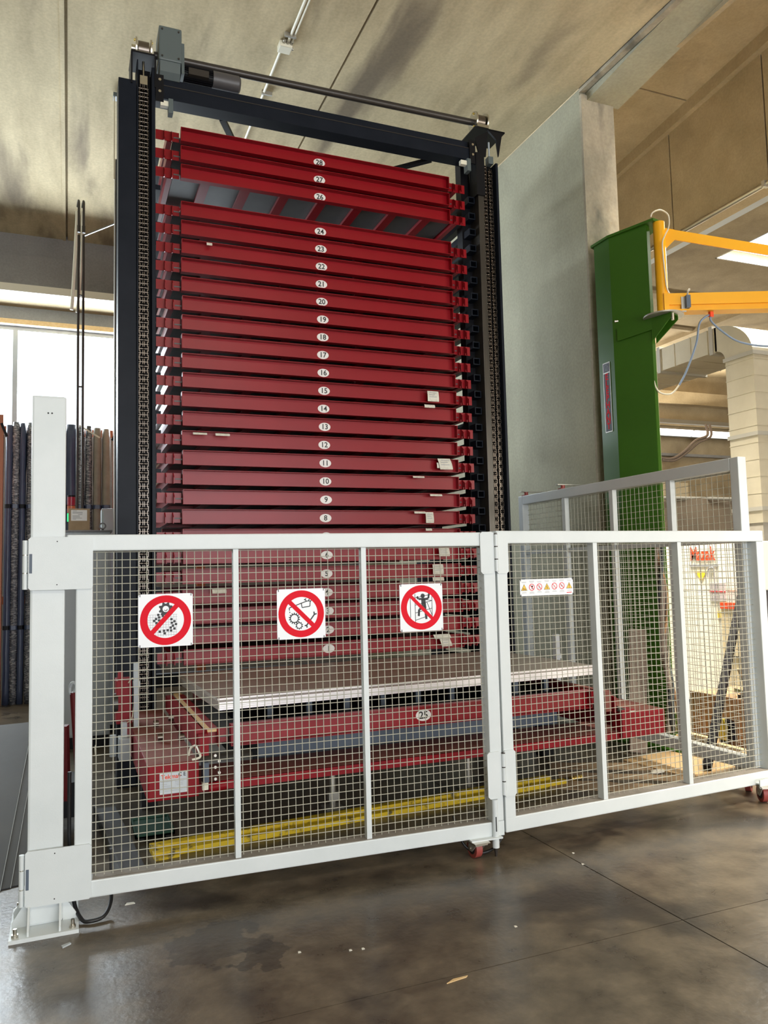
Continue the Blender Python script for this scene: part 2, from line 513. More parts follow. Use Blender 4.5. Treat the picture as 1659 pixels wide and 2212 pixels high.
# far beam, gutter strip, lintel and window wall behind the rolls
structure('trim_1', MB().box(-8, 4.5, 11.0, 11.35, 5.36, 6.40).box(-8, 4.5, 10.97, 11.0, 5.36, 5.78), M_BEAM)
tr2 = structure('trim_2', MB().box(-8, 4.5, 10.88, 10.99, 5.245, 5.345), M_CREAM)
structure('trim_3', MB().box(-8, 4.5, 11.2, 12.0, 5.40, 5.46), M_TAN)
wb = MB()
wb.box(-8, 4.5, 12.0, 12.3, 5.13, 6.4)
wb.box(-8, 4.5, 12.0, 12.3, 0, 3.55)
wb.box(2.4, 4.5, 12.0, 12.3, 3.55, 5.13)
structure('wall_back', wb, M_BEAM)
structure('trim_4', MB().box(-8, 4.5, 11.93, 12.0, 5.13, 5.20), M_LUMBER)
win = structure('window_1', MB().box(-8, 2.4, 12.05, 12.12, 3.55, 3.61).box(-8, 2.4, 12.05, 12.12, 5.07, 5.13), M_GREY)
for x in (-7.9, -5.5, -3.1, -0.725, 1.65):
    MB().box(x - 0.032, x + 0.032, 12.04, 12.13, 3.6, 5.08).build('mullion', M_GREY, win)
for a, b in ((-7.87, -5.53), (-5.47, -3.13), (-3.07, -0.757), (-0.693, 1.618), (1.682, 2.4)):
    MB().box(a, b, 12.08, 12.086, 3.61, 5.07).build('pane', M_GLASS, win)

# left and near walls (outside the frame, they close the hall)
structure('wall_left', MB().box(-8.3, -8, -9, 12.3, 0, 6.4), M_WALL)
nw = MB().box(-8, -3.2, -9.3, -9, 0, 7).box(7.2, 20, -9.3, -9, 0, 7).box(-3.2, 7.2, -9.3, -9, 4.6, 7)
structure('wall_front', nw, M_WALL)

# right partition wall and its end pillar
structure('wall_right', MB().box(4.50, 4.86, 5.86, 12.3, 0, 6.06), M_WALL)
pil = MB()
pil.box(4.50, 4.875, 5.83, 5.86, 0, 6.0, 0.0)
structure('trim_5', pil, M_PILLAR)
# edge beam of the left bay over the opening: dark gap, then the light sloped strip of the right roof
structure('trim_6', MB().prism([(4.50, 6.03), (4.56, 6.03), (4.56, 6.9), (4.50, 6.9)], (-9, 5.86), 'y'), M_PILLAR)


def slope_plane(x0, x1, zf, y0, y1, t):
    """roof strip rising towards the camera; zf(y) is the underside height"""
    v = []
    for (x, y) in ((x0, y0), (x1, y0), (x1, y1), (x0, y1)):
        v.append((x, y, zf(y)))
    for (x, y) in ((x0, y0), (x1, y0), (x1, y1), (x0, y1)):
        v.append((x, y, zf(y) + t))
    return MB().add(v, [(0, 1, 2, 3), (7, 6, 5, 4), (0, 4, 5, 1), (1, 5, 6, 2), (2, 6, 7, 3), (3, 7, 4, 0)])


structure('trim_7', slope_plane(4.57, 4.95, lambda y: 5.951 + (5.833 - y) * 0.0834, -9, 5.85, 0.12), M_WALL)
structure('light_stop_fascia', MB().box(4.90, 4.95, -9, 7.0, 6.02, 9.2).box(4.86, 4.90, 5.86, 12, 6.0, 8.0), M_TAN)  # unseen fascia added to block sky light leaking in above the roof strip
rc = structure('ceiling_right', slope_plane(4.90, 7.25, lambda y: 7.12 + (7.0 - y) * 0.105, -9, 6.95, 0.15), M_TAN)
slope_plane(4.86, 7.25, lambda y: 7.12 + (7.0 - y) * 0.105, 6.97, 12.0, 0.15).build('panel', M_TAN, rc)
# long girder of the right bay, cast in sections
gd = structure('trim_8', MB().box(7.04, 7.25, -9, 14, 5.62, 6.0), M_TAN)
secs = [(-9, -1.5), (-1.48, 2.5), (2.52, 5.92), (5.94, 7.35), (7.37, 14.0)]
for (a, b) in secs:
    f = lambda y: 6.845 + (8.3 - y) * 0.0945
    g = MB().add([(7.0, a, 5.58), (7.0, b, 5.58), (7.0, b, f(b)), (7.0, a, f(a)), (7.2, a, 5.58), (7.2, b, 5.58), (7.2, b, f(b)), (7.2, a, f(a))],
                 [(0, 1, 2, 3), (7, 6, 5, 4), (0, 4, 5, 1), (1, 5, 6, 2), (2, 6, 7, 3), (3, 7, 4, 0)])
    g.build('panel', M_TAN, gd)
f2 = lambda y: 7.04 + (8.3 - y) * 0.1
MB().add([(6.93, -9, f2(-9) - 0.2), (6.93, 14, f2(14) - 0.2), (6.93, 14, f2(14) + 0.3), (6.93, -9, f2(-9) + 0.3), (7.0, -9, f2(-9) - 0.2), (7.0, 14, f2(14) - 0.2), (7.0, 14, f2(14) + 0.3), (7.0, -9, f2(-9) + 0.3)],
         [(0, 1, 2, 3), (7, 6, 5, 4), (0, 4, 5, 1), (1, 5, 6, 2), (2, 6, 7, 3), (3, 7, 4, 0)]).build('cornice', M_TAN, gd)
# far bays: roof with roof light, far wall, right wall
RZ = 6.6
rr = MB()
rr.box(7.25, 10.0, -9, 20, RZ, RZ + 0.2)
rr.box(11.6, 20, -9, 20, RZ, RZ + 0.2)
rr.box(10.0, 11.6, 9.62, 20, RZ, RZ + 0.2)
rr.box(10.0, 11.6, -9, 5.0, RZ, RZ + 0.2)
rfar = structure('ceiling_far', rr, M_TAN)
for x in (8.6, 12.6, 14.6):
    MB().box(x - 0.09, x + 0.09, -9, 20, RZ - 0.10, RZ).build('rib', M_TAN, rfar)
for y in (11.2, 12.8, 14.6, 16.4, 18.0):
    MB().box(7.25, 20, y - 0.05, y + 0.05, RZ - 0.06, RZ).build('joint_strip', M_TAN, rfar)
sk = structure('window_2', MB().box(10.0, 10.03, 5.0, 9.62, RZ, RZ + 0.04).box(11.57, 11.6, 5.0, 9.62, RZ, RZ + 0.04).box(10.0, 11.6, 5.0, 5.03, RZ, RZ + 0.04).box(10.0, 11.6, 9.59, 9.62, RZ, RZ + 0.04), M_GALVD)
MB().box(10.03, 11.57, 5.03, 9.59, RZ + 0.02, RZ + 0.026).build('pane', M_GLASS, sk)
fw = MB()
fw.box(4.5, 20, 16.0, 16.3, 0, 6.9)
structure('wall_far', fw, M_TAN)
structure('trim_9', MB().box(4.86, 20, 15.75, 16.0, 5.72, 6.05).box(4.86, 20, 15.85, 16.0, 5.15, 5.25), M_TAN)
structure('wall_end', MB().box(20, 20.3, -9, 20, 0, 7), M_TAN)
structure('trim_10', MB().box(4.86, 20, 15.9, 16.0, 4.35, 4.42), M_BEAM)

# roof gutter under the girder (seen from below) and conduit
g = thing('roof_gutter', 'pale metal gutter channel running along under the long tan girder', 'gutter', (7.35, 0, 5.72))
MB().box(-0.08, 0.22, -9, 13, 0.0, 0.02).box(-0.08, -0.06, -9, 13, 0.02, 0.14).box(0.20, 0.22, -9, 13, 0.02, 0.14).build('channel', M_GREY, g)
MB().box(-0.10, -0.082, -9, 13, -0.03, 0.16).build('dark_lip', M_BLUEGREY, g)
g = thing('conduit_pipe', 'thin bright steel conduit along the bottom edge of the tan girder', 'pipe', (6.97, 0, 5.585))
MB().cyl((0, -9, 0), (0, 13, 0), 0.03, 10).build('pipe', M_STEEL, g)
for y in (-2, 1, 4, 5.95, 8.5):
    MB().box(-0.04, 0.03, y - 0.02, y + 0.02, -0.035, 0.035).build('clamp', M_GALVD, g)
g = thing('cable_bracket', 'galvanised strut bracket hanging off the conduit beside the roof light', 'bracket', (7.12, 5.7, 5.50))
MB().bar((0, 0, 0), (1.9, -0.25, -0.02), 0.06, 0.06).build('strut', M_GREY, g)
MB().box(-0.08, 0.06, -0.06, 0.06, -0.04, 0.08).build('foot', M_GALVD, g)

# ================================================================ ceiling conduit with junction box
t = thing('ceiling_conduit', 'pale thin conduit running across the stained ceiling', 'pipe', (1.70, 0, CZ - 0.02))
MB().cyl((0.012, -3, 0), (0.012, 6.12, 0), 0.013, 8).build('pipe', M_CREAM, t)
MB().cyl((-0.02, 6.28, 0), (-0.02, 10.9, 0), 0.013, 8).build('pipe', M_CREAM, t)
MB().cyl((0.045, -3, 0), (0.045, 6.12, 0), 0.009, 8).build('pipe', M_CREAM, t)
for y in (6.05, 6.9, 7.9, 8.9):
    MB().box(-0.04, 0.06, y - 0.01, y + 0.01, -0.016, 0.019).build('clip', M_GALVD, t)
t = thing('junction_box', 'small cream electrical box where the ceiling conduits meet', 'junction box', (1.70, 6.2, CZ))
MB().box(-0.055, 0.055, -0.05, 0.05, -0.055, 0.0, 0.006).build('body', M_CREAM, t)
for x in (-0.02, 0.012, 0.045):
    MB().cyl((x, -0.085, -0.02), (x, -0.05, -0.02), 0.015, 8).build('gland', M_GALVD, t)
MB().cyl((0.055, 0.0, -0.03), (0.075, 0.0, -0.03), 0.012, 8).build('gland', M_GALVD, t)

# ================================================================ GATE
# ---- post
t = thing('gate_post', 'tall grey-white square steel post on bolted base plate at left', 'post', (-0.086, 3.87, 0))
MB().box(-0.072, 0.072, -0.070, 0.078, 0.015, 2.335, 0.010).build('post_tube', M_WHITE, t)
MB().box(-0.135, 0.137, -0.185, 0.165, 0.0, 0.016).build('base_plate', M_WHITE, t)
def gusset(pts, lo, hi, ax): return MB().prism(pts, (lo, hi), ax)
for x in (-0.066, 0.058):
    gusset([(-0.070, 0.016), (-0.172, 0.016), (-0.172, 0.035), (-0.070, 0.125)], x, x + 0.008, 'x').build('gusset', M_WHITE, t)
    gusset([(0.078, 0.016), (0.158, 0.016), (0.158, 0.035), (0.078, 0.125)], x, x + 0.008, 'x').build('gusset', M_WHITE, t)
for y in (-0.06, 0.06):
    gusset([(-0.072, 0.016), (-0.13, 0.016), (-0.13, 0.035), (-0.072, 0.125)], y, y + 0.008, 'y').build('gusset', M_WHITE, t)
    gusset([(0.072, 0.016), (0.13, 0.016), (0.13, 0.035), (0.072, 0.125)], y, y + 0.008, 'y').build('gusset', M_WHITE, t)
for x in (-0.112, 0.112):
    for y in (-0.155, 0.135):
        MB().cyl((x, y, 0.016), (x, y, 0.050), 0.008, 8).cyl((x, y, 0.016), (x, y, 0.028), 0.015, 6).build('anchor_bolt', M_STEEL, t)
for x in (-0.004, 0.012):
    MB().cyl((x, -0.0712, 2.255), (x, -0.0695, 2.255), 0.004, 8).build('screw_hole', M_INK, t)

PIT = 0.0367


def wire_mesh(x0, x1, z0, z1, xs, zs, y, parent, kink=False):
    m = MB()
    r = 0.0021
    for x in xs:
        if x0 < x < x1:
            if kink and x < x0 + 0.05:
                m.tube([(x, y, z0), (x, y, 0.70), (x - 0.005, y - 0.004, 0.735), (x, y, 0.77), (x, y, z1)], r, 6, 4)
            else:
                j = random.uniform(-0.0012, 0.0012)
                m.cyl((x, y, z0), (x + j, y, z1), r, 6, caps=False)
    for z in zs:
        if z0 < z < z1:
            m.cyl((x0, y - 0.005, z), (x1, y - 0.005, z + random.uniform(-0.001, 0.001)), r, 6, caps=False)
    return m.build('wire_mesh', M_WIRE, parent, kind='stuff')


def wheel(mb_t, cx, cy, cz, r, w, ax):
    d = Vector((1, 0, 0)) if ax == 'x' else Vector((0, 1, 0))
    c = Vector((cx, cy, cz))
    return mb_t.cyl(c - d * w / 2, c + d * w / 2, r, 28)


def caster(parent, x, y, ztop, r=0.055, rot=0.0):
    """fork caster: top plate, forked bracket, tyre, hub, axle"""
    e = bpy.data.objects.new('caster', MB().box(-0.055, 0.055, -0.045, 0.045, -0.006, 0.0).box(-0.045, 0.045, -0.036, 0.036, -0.016, -0.006).mesh('caster', M_STEEL))
    COL.objects.link(e)
    e.parent = parent
    e.location = (x, y, ztop)
    e.rotation_euler = (0, 0, rot)
    zc = r - ztop
    off = 0.028
    fk = MB()
    for s in (-1, 1):
        fk.prism([(-0.035, -0.016), (0.04, -0.016), (off + 0.018, zc - 0.012), (off - 0.018, zc - 0.012)], (s * 0.028 - 0.0025, s * 0.028 + 0.0025), 'y')
    fk.build('fork', M_GALVD, e)
    wheel(MB(), off, 0, zc, r, 0.036, 'y').build('tyre', M_WHEEL, e)
    wheel(MB(), off, 0, zc, r * 0.62, 0.040, 'y').build('hub', M_RUBBER, e)
    wheel(MB(), off, 0, zc, 0.010, 0.068, 'y').build('axle', M_STEEL, e)
    return e


def plate_oct(x0, x1, z0, z1, c, y0, y1):
    return MB().prism([(x0 + c, z0), (x1 - c, z0), (x1, z0 + c), (x1, z1 - c), (x1 - c, z1), (x0 + c, z1), (x0, z1 - c), (x0, z0 + c)], (y0, y1), 'y')


GD = 0.085   # depth of gate tubes
# ---- leaf 1
A1 = math.radians(-2.473)
L1 = thing('gate_leaf', 'left mesh gate leaf hinged to the tall post with three round red signs', 'gate', (-0.165, 3.79, 0), A1)
MB().box(0.196, 0.268, 0, GD, 0.174, 1.626, 0.006).build('stile', M_WHITE, L1)
MB().box(2.240, 2.310, 0, GD, 0.174, 1.633, 0.006).build('stile', M_WHITE, L1)
MB().box(0.158, 2.310, 0, GD, 1.626, 1.700, 0.006).build('rail', M_WHITE, L1)
MB().box(0.158, 2.240, 0, GD, 0.100, 0.174, 0.006).build('rail', M_WHITE, L1)
MB().box(2.240, 2.310, 0, 0.004, 0.100, 0.174).box(2.240, 2.310, 0.004, GD, 0.104, 0.174).build('rail_end', M_WHITE, L1)
MB().box(0.272, 2.236, 0.004, GD - 0.003, 0.1735, 0.1755).build('dust_layer', M_DUSTY, L1, label='brown dust on top of the bottom rail')
for x in (0.902, 1.552):
    MB().box(x, x + 0.026, 0.012, 0.052, 0.174, 1.626).build('mesh_bar', M_WHITE, L1)
ZS = [1.597 * 1 + 0.0 + k * PIT - 1.47 for k in range(60)]
ZS = [0.19 + k * PIT for k in range(42)]
XS = [0.284 + k * PIT for k in range(56)]
wire_mesh(0.268, 0.902, 0.174, 1.626, XS, ZS, 0.050, L1, True)
wire_mesh(0.928, 1.552, 0.174, 1.626, XS, ZS, 0.050, L1)
wire_mesh(1.578, 2.240, 0.174, 1.626, XS, ZS, 0.050, L1)
for (z0, z1) in ((1.455, 1.690), (0.102, 0.335)):
    h = plate_oct(0.0, 0.268, z0, z1, 0.010, -0.010, 0.0).build('hinge_plate', M_WHITE, L1)
    zc = (z0 + z1) / 2
    MB().prism([(0.004, zc - 0.043), (0.016, zc - 0.043), (0.016, zc + 0.043), (0.004, zc + 0.043)], (-0.0112, -0.0096), 'y').build('slot', M_BLUEGREY, h)
    for z in (z0 + 0.022, z1 - 0.020):
        MB().cyl((0.118, -0.0112, z), (0.118, -0.0095, z), 0.0028, 8).build('screw_hole', M_INK, h)
    k = MB()
    for a, b in ((z0 + 0.004, zc - 0.044), (zc - 0.040, zc + 0.036), (zc + 0.040, z1 - 0.014)):
        k.cyl((-0.014, 0.004, a), (-0.014, 0.004, b), 0.011, 12)
    k.build('hinge_barrel', M_WHITE, h)
    MB().cyl((-0.014, 0.004, zc - 0.046), (-0.014, 0.004, zc + 0.042), 0.0095, 10).build('hinge_pin', M_STEEL, h)
for (z0, z1) in ((1.475, 1.702), (0.293, 0.535)):
    plate_oct(2.220, 2.302, z0, z1, 0.012, -0.008, 0.0).build('hinge_plate', M_WHITE, L1)
# drop bolt and bracket at the free end
MB().box(2.105, 2.285, -0.030, GD, 0.094, 0.102).build('bracket_plate', M_WHITE, L1)
db = MB().cyl((2.255, -0.004, 0.045), (2.255, -0.004, 0.094), 0.019, 16).build('drop_bolt', M_WHITE, L1)
MB().cyl((2.255, -0.004, 0.102), (2.255, -0.004, 0.29), 0.017, 16).build('sleeve', M_WHITE, db)
MB().box(2.250, 2.256, -0.0215, -0.018, 0.130, 0.205).build('slot', M_INK, db)
MB().cyl((2.255, -0.004, 0.0), (2.255, -0.004, 0.045), 0.006, 10, r2=0.012).build('bolt_tip', M_SHAFT, db)
caster(L1, 2.150, 0.0, 0.094, 0.050, math.radians(95))

# ---- leaf 2
A2 = math.radians(2.505)
L2 = thing('gate_leaf', 'right mesh gate leaf on casters with the narrow white warning strip', 'gate', (2.15, 3.69, 0), A2)
MB().box(0.004, 0.070, 0, GD, 0.175, 1.638, 0.006).build('stile', M_WHITE, L2)
MB().box(1.992, 2.058, 0, GD, 0.175, 1.638, 0.006).build('stile', M_WHITE, L2)
MB().box(0.004, 2.058, 0, GD, 1.638, 1.708, 0.006).build('rail', M_WHITE, L2)
MB().box(0.004, 2.058, 0, GD, 0.108, 0.185, 0.006).build('rail', M_WHITE, L2)
MB().box(0.074, 1.988, 0.004, GD - 0.003, 0.1845, 0.1865).build('dust_layer', M_DUSTY, L2, label='brown dust on top of the bottom rail')
for x in (0.664, 1.314):
    MB().box(x, x + 0.030, 0.004, 0.055, 0.185, 1.638).build('mesh_bar', M_WHITE, L2)
XS2 = [0.086 + k * PIT for k in range(54)]
ZS2 = [0.20 + k * PIT for k in range(42)]
wire_mesh(0.070, 0.664, 0.185, 1.638, XS2, ZS2, 0.058, L2)
wire_mesh(0.694, 1.314, 0.185, 1.638, XS2, ZS2, 0.058, L2)
wire_mesh(1.344, 1.992, 0.185, 1.638, XS2, ZS2, 0.058, L2)
for (z0, z1) in ((1.475, 1.700), (0.295, 0.535)):
    h = plate_oct(-0.004, 0.074, z0, z1, 0.012, -0.008, 0.0).build('hinge_plate', M_WHITE, L2)
    k = MB()
    n = (z1 - z0 - 0.02) / 3
    for q in range(3):
        k.cyl((-0.004, -0.008, z0 + 0.01 + q * n + 0.003), (-0.004, -0.008, z0 + 0.01 + (q + 1) * n - 0.003), 0.012, 12)
    k.build('hinge_barrel', M_WHITE, h)
    MB().cyl((-0.004, -0.008, z0 + 0.012), (-0.004, -0.008, z1 - 0.008), 0.0100, 10).build('hinge_pin', M_SHAFT, h)
MB().box(1.860, 2.060, -0.045, 0.07, 0.116, 0.124).box(1.845, 2.06, -0.045, -0.038, 0.100, 0.15).build('bracket_plate', M_WHITE, L2)
caster(L2, 1.905, -0.025, 0.112, 0.054, math.radians(65))

# ---- side fence leaf running back to the tower
t = thing('gate_leaf', 'tall mesh side fence running back to the tower, standing taller than the front gate', 'gate', (4.10, 3.85, 0), 0)
FZ = 2.205
MB().box(0, 0.072, 0, 0.072, 0.16, FZ, 0.006).build('stile', M_WHITE, t)
MB().box(0, 0.072, 2.648, 2.72, 0.16, FZ, 0.006).build('stile', M_WHITE, t)
MB().box(0, 0.072, 0.072, 2.648, FZ - 0.085, FZ, 0.006).build('rail', M_WHITE, t)
MB().box(0, 0.072, 0.072, 2.648, 0.16, 0.24, 0.006).build('rail', M_WHITE, t)
MB().box(0.012, 0.06, 0.072, 2.648, 1.635, 1.672).build('mid_rail', M_WHITE, t)
for y in (0.64, 1.30, 1.96):
    MB().box(0.006, 0.05, y, y + 0.045, 0.24, FZ - 0.085).build('mesh_bar', M_WHITE, t)
m = MB()
for k in range(51):
    y = 0.09 + k * 0.05
    m.cyl((0.055, y, 0.2), (0.055, y, FZ - 0.06), 0.0021, 6, caps=False)
for k in range(40):
    z = 0.26 + k * 0.0475
    m.cyl((0.06, 0.07, z), (0.06, 2.65, z), 0.0021, 6, caps=False)
m.build('wire_mesh', M_WIRE, t, kind='stuff')
MB().box(0.06, 0.071, 0.08, 0.66, FZ - 0.098, FZ - 0.086).build('light_edge', M_CREAM, t)
caster(t, 0.05, 0.12, 0.16, 0.055, math.radians(35))
caster(t, 0.036, 2.6, 0.16, 0.055, math.radians(80))
for y in (2.63, 2.02):
    k = MB().box(0.0, 0.072, y - 0.025, y + 0.025, FZ, FZ + 0.008).cyl((0.036, y, FZ - 0.06), (0.036, y, FZ + 0.035), 0.02, 10)
    k.build('guide_roller', M_WHEEL, t)
    MB().box(-0.03, 0.25, y - 0.02, y + 0.02, FZ + 0.035, FZ + 0.043).build('guide_bracket', M_GALVD, t)

# ---- signs
def sign_plate(name, label, x0, x1, z0, z1, leafobj, A, O, cat='sign'):
    c, s = math.cos(A), math.sin(A)
    xm = (x0 + x1) / 2
    zm = (z0 + z1) / 2
    y = 0.034
    e = thing(name, label, cat, (O[0] + c * xm - s * y, O[1] + s * xm + c * y, zm), A)
    return e


def sgn(label, x0, x1, z0, z1):
    e = sign_plate('safety_sign', label, x0, x1, z0, z1, L1, A1, (-0.165, 3.79))
    w, h = (x1 - x0) / 2, (z1 - z0) / 2
    plate_oct(-w, w, -h, h, 0.006, 0.0, 0.003).build('plate', M_SIGNWHITE, e)
    for sx in (-1, 1):
        for sz in (-1, 1):
            MB().box(sx * (w - 0.008) - 0.0015, sx * (w - 0.008) + 0.0015, -0.002, 0.006, sz * (h - 0.006) - 0.006, sz * (h - 0.006) + 0.006).build('wire_tie', M_INK, e)
    MB().ring(0, 0, 0.083, 0.116, -0.0008, 0.0).build('red_ring', M_SIGNRED, e)
    return e


def gear(cx, cz, r, teeth, hole, y0=-0.0006, y1=0.0):
    m = MB()
    n = teeth * 4
    o = []
    for i in range(n):
        a = 2 * PI * (i + 0.5) / n
        rr = r if (i % 4) in (1, 2) else r * 0.76
        o.append((cx + rr * math.cos(a), cz + rr * math.sin(a)))
    inn = [(cx + hole * math.cos(2 * PI * (i + 0.5) / n), cz + hole * math.sin(2 * PI * (i + 0.5) / n)) for i in range(n)]
    vs = [(p[0], y0, p[1]) for p in o] + [(p[0], y0, p[1]) for p in inn] + [(p[0], y1, p[1]) for p in o] + [(p[0], y1, p[1]) for p in inn]
    fs = []
    for i in range(n):
        j = (i + 1) % n
        fs += [(i, j, n + j, n + i), (2 * n + i, 3 * n + i, 3 * n + j, 2 * n + j), (i, 2 * n + i, 2 * n + j, j)]
    return m.add(vs, fs)


def strokes(lines, w, y0=-0.0006, y1=0.0):
    m = MB()
    for (a, b) in lines:
        d = Vector((b[0] - a[0], b[1] - a[1]))
        if d.length < 1e-6: continue
        d.normalize()
        nx, nz = -d.y * w / 2, d.x * w / 2
        m.prism([(a[0] + nx, a[1] + nz), (a[0] - nx, a[1] - nz), (b[0] - nx, b[1] - nz), (b[0] + nx, b[1] + nz)], (y0, y1), 'y')
    return m


def disc(cx, cz, r, n=20, y0=-0.0006, y1=0.0):
    return MB().prism([(cx + r * math.cos(2 * PI * i / n), cz + r * math.sin(2 * PI * i / n)) for i in range(n)], (y0, y1), 'y')


K = 0.7071
# 1: gear over guard mesh
e = sgn('red no-removing-guards sign with black gear over a mesh, leftmost on gate', 0.465, 0.713, 1.175, 1.421)
gm = MB()
lines = []
for i in range(12):
    x = -0.082 + i * 0.0118
    lines.append(((x, -0.075), (x, 0.026)))
for i in range(9):
    z = 0.026 - i * 0.0118
    lines.append(((-0.084, z), (0.052, z)))
def clipc(l, R=0.083):
    (a, b), o = l, []
    for k in range(41):
        p = (a[0] + (b[0] - a[0]) * k / 40, a[1] + (b[1] - a[1]) * k / 40)
        if p[0] ** 2 + p[1] ** 2 < R * R: o.append(p)
    return (o[0], o[-1]) if len(o) > 1 else (a, a)
strokes([clipc(l) for l in lines], 0.0014).build('mesh_drawing', M_GREYINK, e)
gear(0.0, 0.052, 0.033, 8, 0.0145).build('gear_drawing', M_INK, e)
strokes([((-0.006, 0.048), (-0.003, 0.044)), ((-0.003, 0.044), (0.004, 0.044)), ((0.004, 0.044), (0.007, 0.052))], 0.003).build('arrow_drawing', M_INK, e)
sq = MB()
for (x, z) in ((-4, 1.6), (-2, 2.0), (0, 2.0), (1.2, 1.2), (-3.6, 0.2), (-1.6, 1.0), (-5.2, -0.6), (-3.6, -1.4), (-6.2, -1.6), (-5.0, -2.8), (-4.6, -4.2), (3.0, -1.0), (4.6, -2.2), (3.2, -3.0), (5.4, -3.8), (3.8, -4.6), (2.6, -5.6), (4.6, -6.2), (1.0, -7.0), (-1.0, -7.2), (-3.2, -7.6), (2.8, -7.2), (-0.6, -8.6)):
    x *= 0.0085; z = z * 0.0085 + 0.012
    sq.prism([(x - 0.0056, z - 0.005), (x + 0.0052, z - 0.0058), (x + 0.006, z + 0.005), (x - 0.005, z + 0.0056)], (-0.0007, 0.0), 'y')
sq.build('gear_behind_mesh', M_INK, e)
strokes([((-0.074, -0.070), (0.062, 0.080))], 0.022, -0.0012).build('red_bar', M_SIGNRED, e)
# 2: oiling and cleaning running gears
e = sgn('red no-oiling sign with oil can, gears and spanner, middle of gate', 1.118, 1.363, 1.178, 1.425)
gear(-0.036, -0.022, 0.029, 14, 0.0175).build('gear_drawing', M_INK, e)
gear(-0.012, -0.058, 0.020, 10, 0.0115).build('gear_drawing', M_INK, e)
strokes([((-0.062, 0.030), (0.0, 0.052)), ((0.0, 0.052), (0.030, 0.062)), ((0.0, 0.052), (0.004, 0.030)), ((0.004, 0.030), (0.044, 0.036)), ((0.044, 0.036), (0.046, 0.062)), ((0.030, 0.062), (0.046, 0.062)), ((0.036, 0.064), (0.046, 0.076)), ((0.046, 0.076), (0.053, 0.068)), ((0.053, 0.068), (0.046, 0.058)), ((0.018, 0.070), (0.026, 0.062)), ((0.014, 0.068), (0.026, 0.074)), ((-0.062, 0.030), (-0.060, 0.018)), ((-0.060, 0.012), (-0.058, 0.006))], 0.0045).build('oil_can_drawing', M_INK, e)
strokes([((0.026, -0.058), (0.066, -0.006)), ((0.066, -0.006), (0.064, 0.008)), ((0.066, -0.006), (0.078, -0.002)), ((0.026, -0.058), (0.016, -0.060)), ((0.026, -0.058), (0.028, -0.070))], 0.0065).build('spanner_drawing', M_INK, e)
strokes([((-0.062, 0.062), (0.066, -0.066))], 0.022, -0.0012).build('red_bar', M_SIGNRED, e)
# 3: no climbing
e = sgn('red no-climbing sign with black figure on a rack, rightmost of three round ones', 1.765, 2.008, 1.185, 1.432)
strokes([((-0.063, 0.052), (-0.063, -0.052)), ((-0.036, 0.072), (-0.036, -0.078)), ((0.060, 0.056), (0.060, -0.052)), ((-0.036, 0.012), (0.060, 0.034)), ((-0.036, -0.028), (0.060, -0.006)), ((-0.036, -0.066), (0.050, -0.042)), ((-0.036, 0.05), (0.05, 0.066)), ((0.030, 0.03), (0.060, -0.045)), ((0.02, 0.04), (0.06, 0.034))], 0.003).build('rack_drawing', M_INK, e)
disc(0.008, 0.060, 0.012).build('figure_head', M_INK, e)
strokes([((0.012, 0.044), (0.016, -0.002)), ((0.004, 0.042), (0.006, 0.0)), ((0.018, 0.042), (0.022, -0.004)), ((-0.016, 0.044), (0.024, 0.044)), ((-0.018, 0.044), (-0.024, 0.058)), ((0.024, 0.044), (0.040, 0.046)), ((0.040, 0.046), (0.044, 0.072))], 0.0105).build('figure_body', M_INK, e)
strokes([((0.012, -0.002), (-0.014, -0.010)), ((-0.014, -0.010), (-0.017, -0.045)), ((0.020, -0.004), (0.026, -0.062))], 0.012).build('figure_legs', M_INK, e)
strokes([((-0.062, 0.062), (0.066, -0.066))], 0.018, -0.0012).build('red_bar', M_SIGNRED, e)
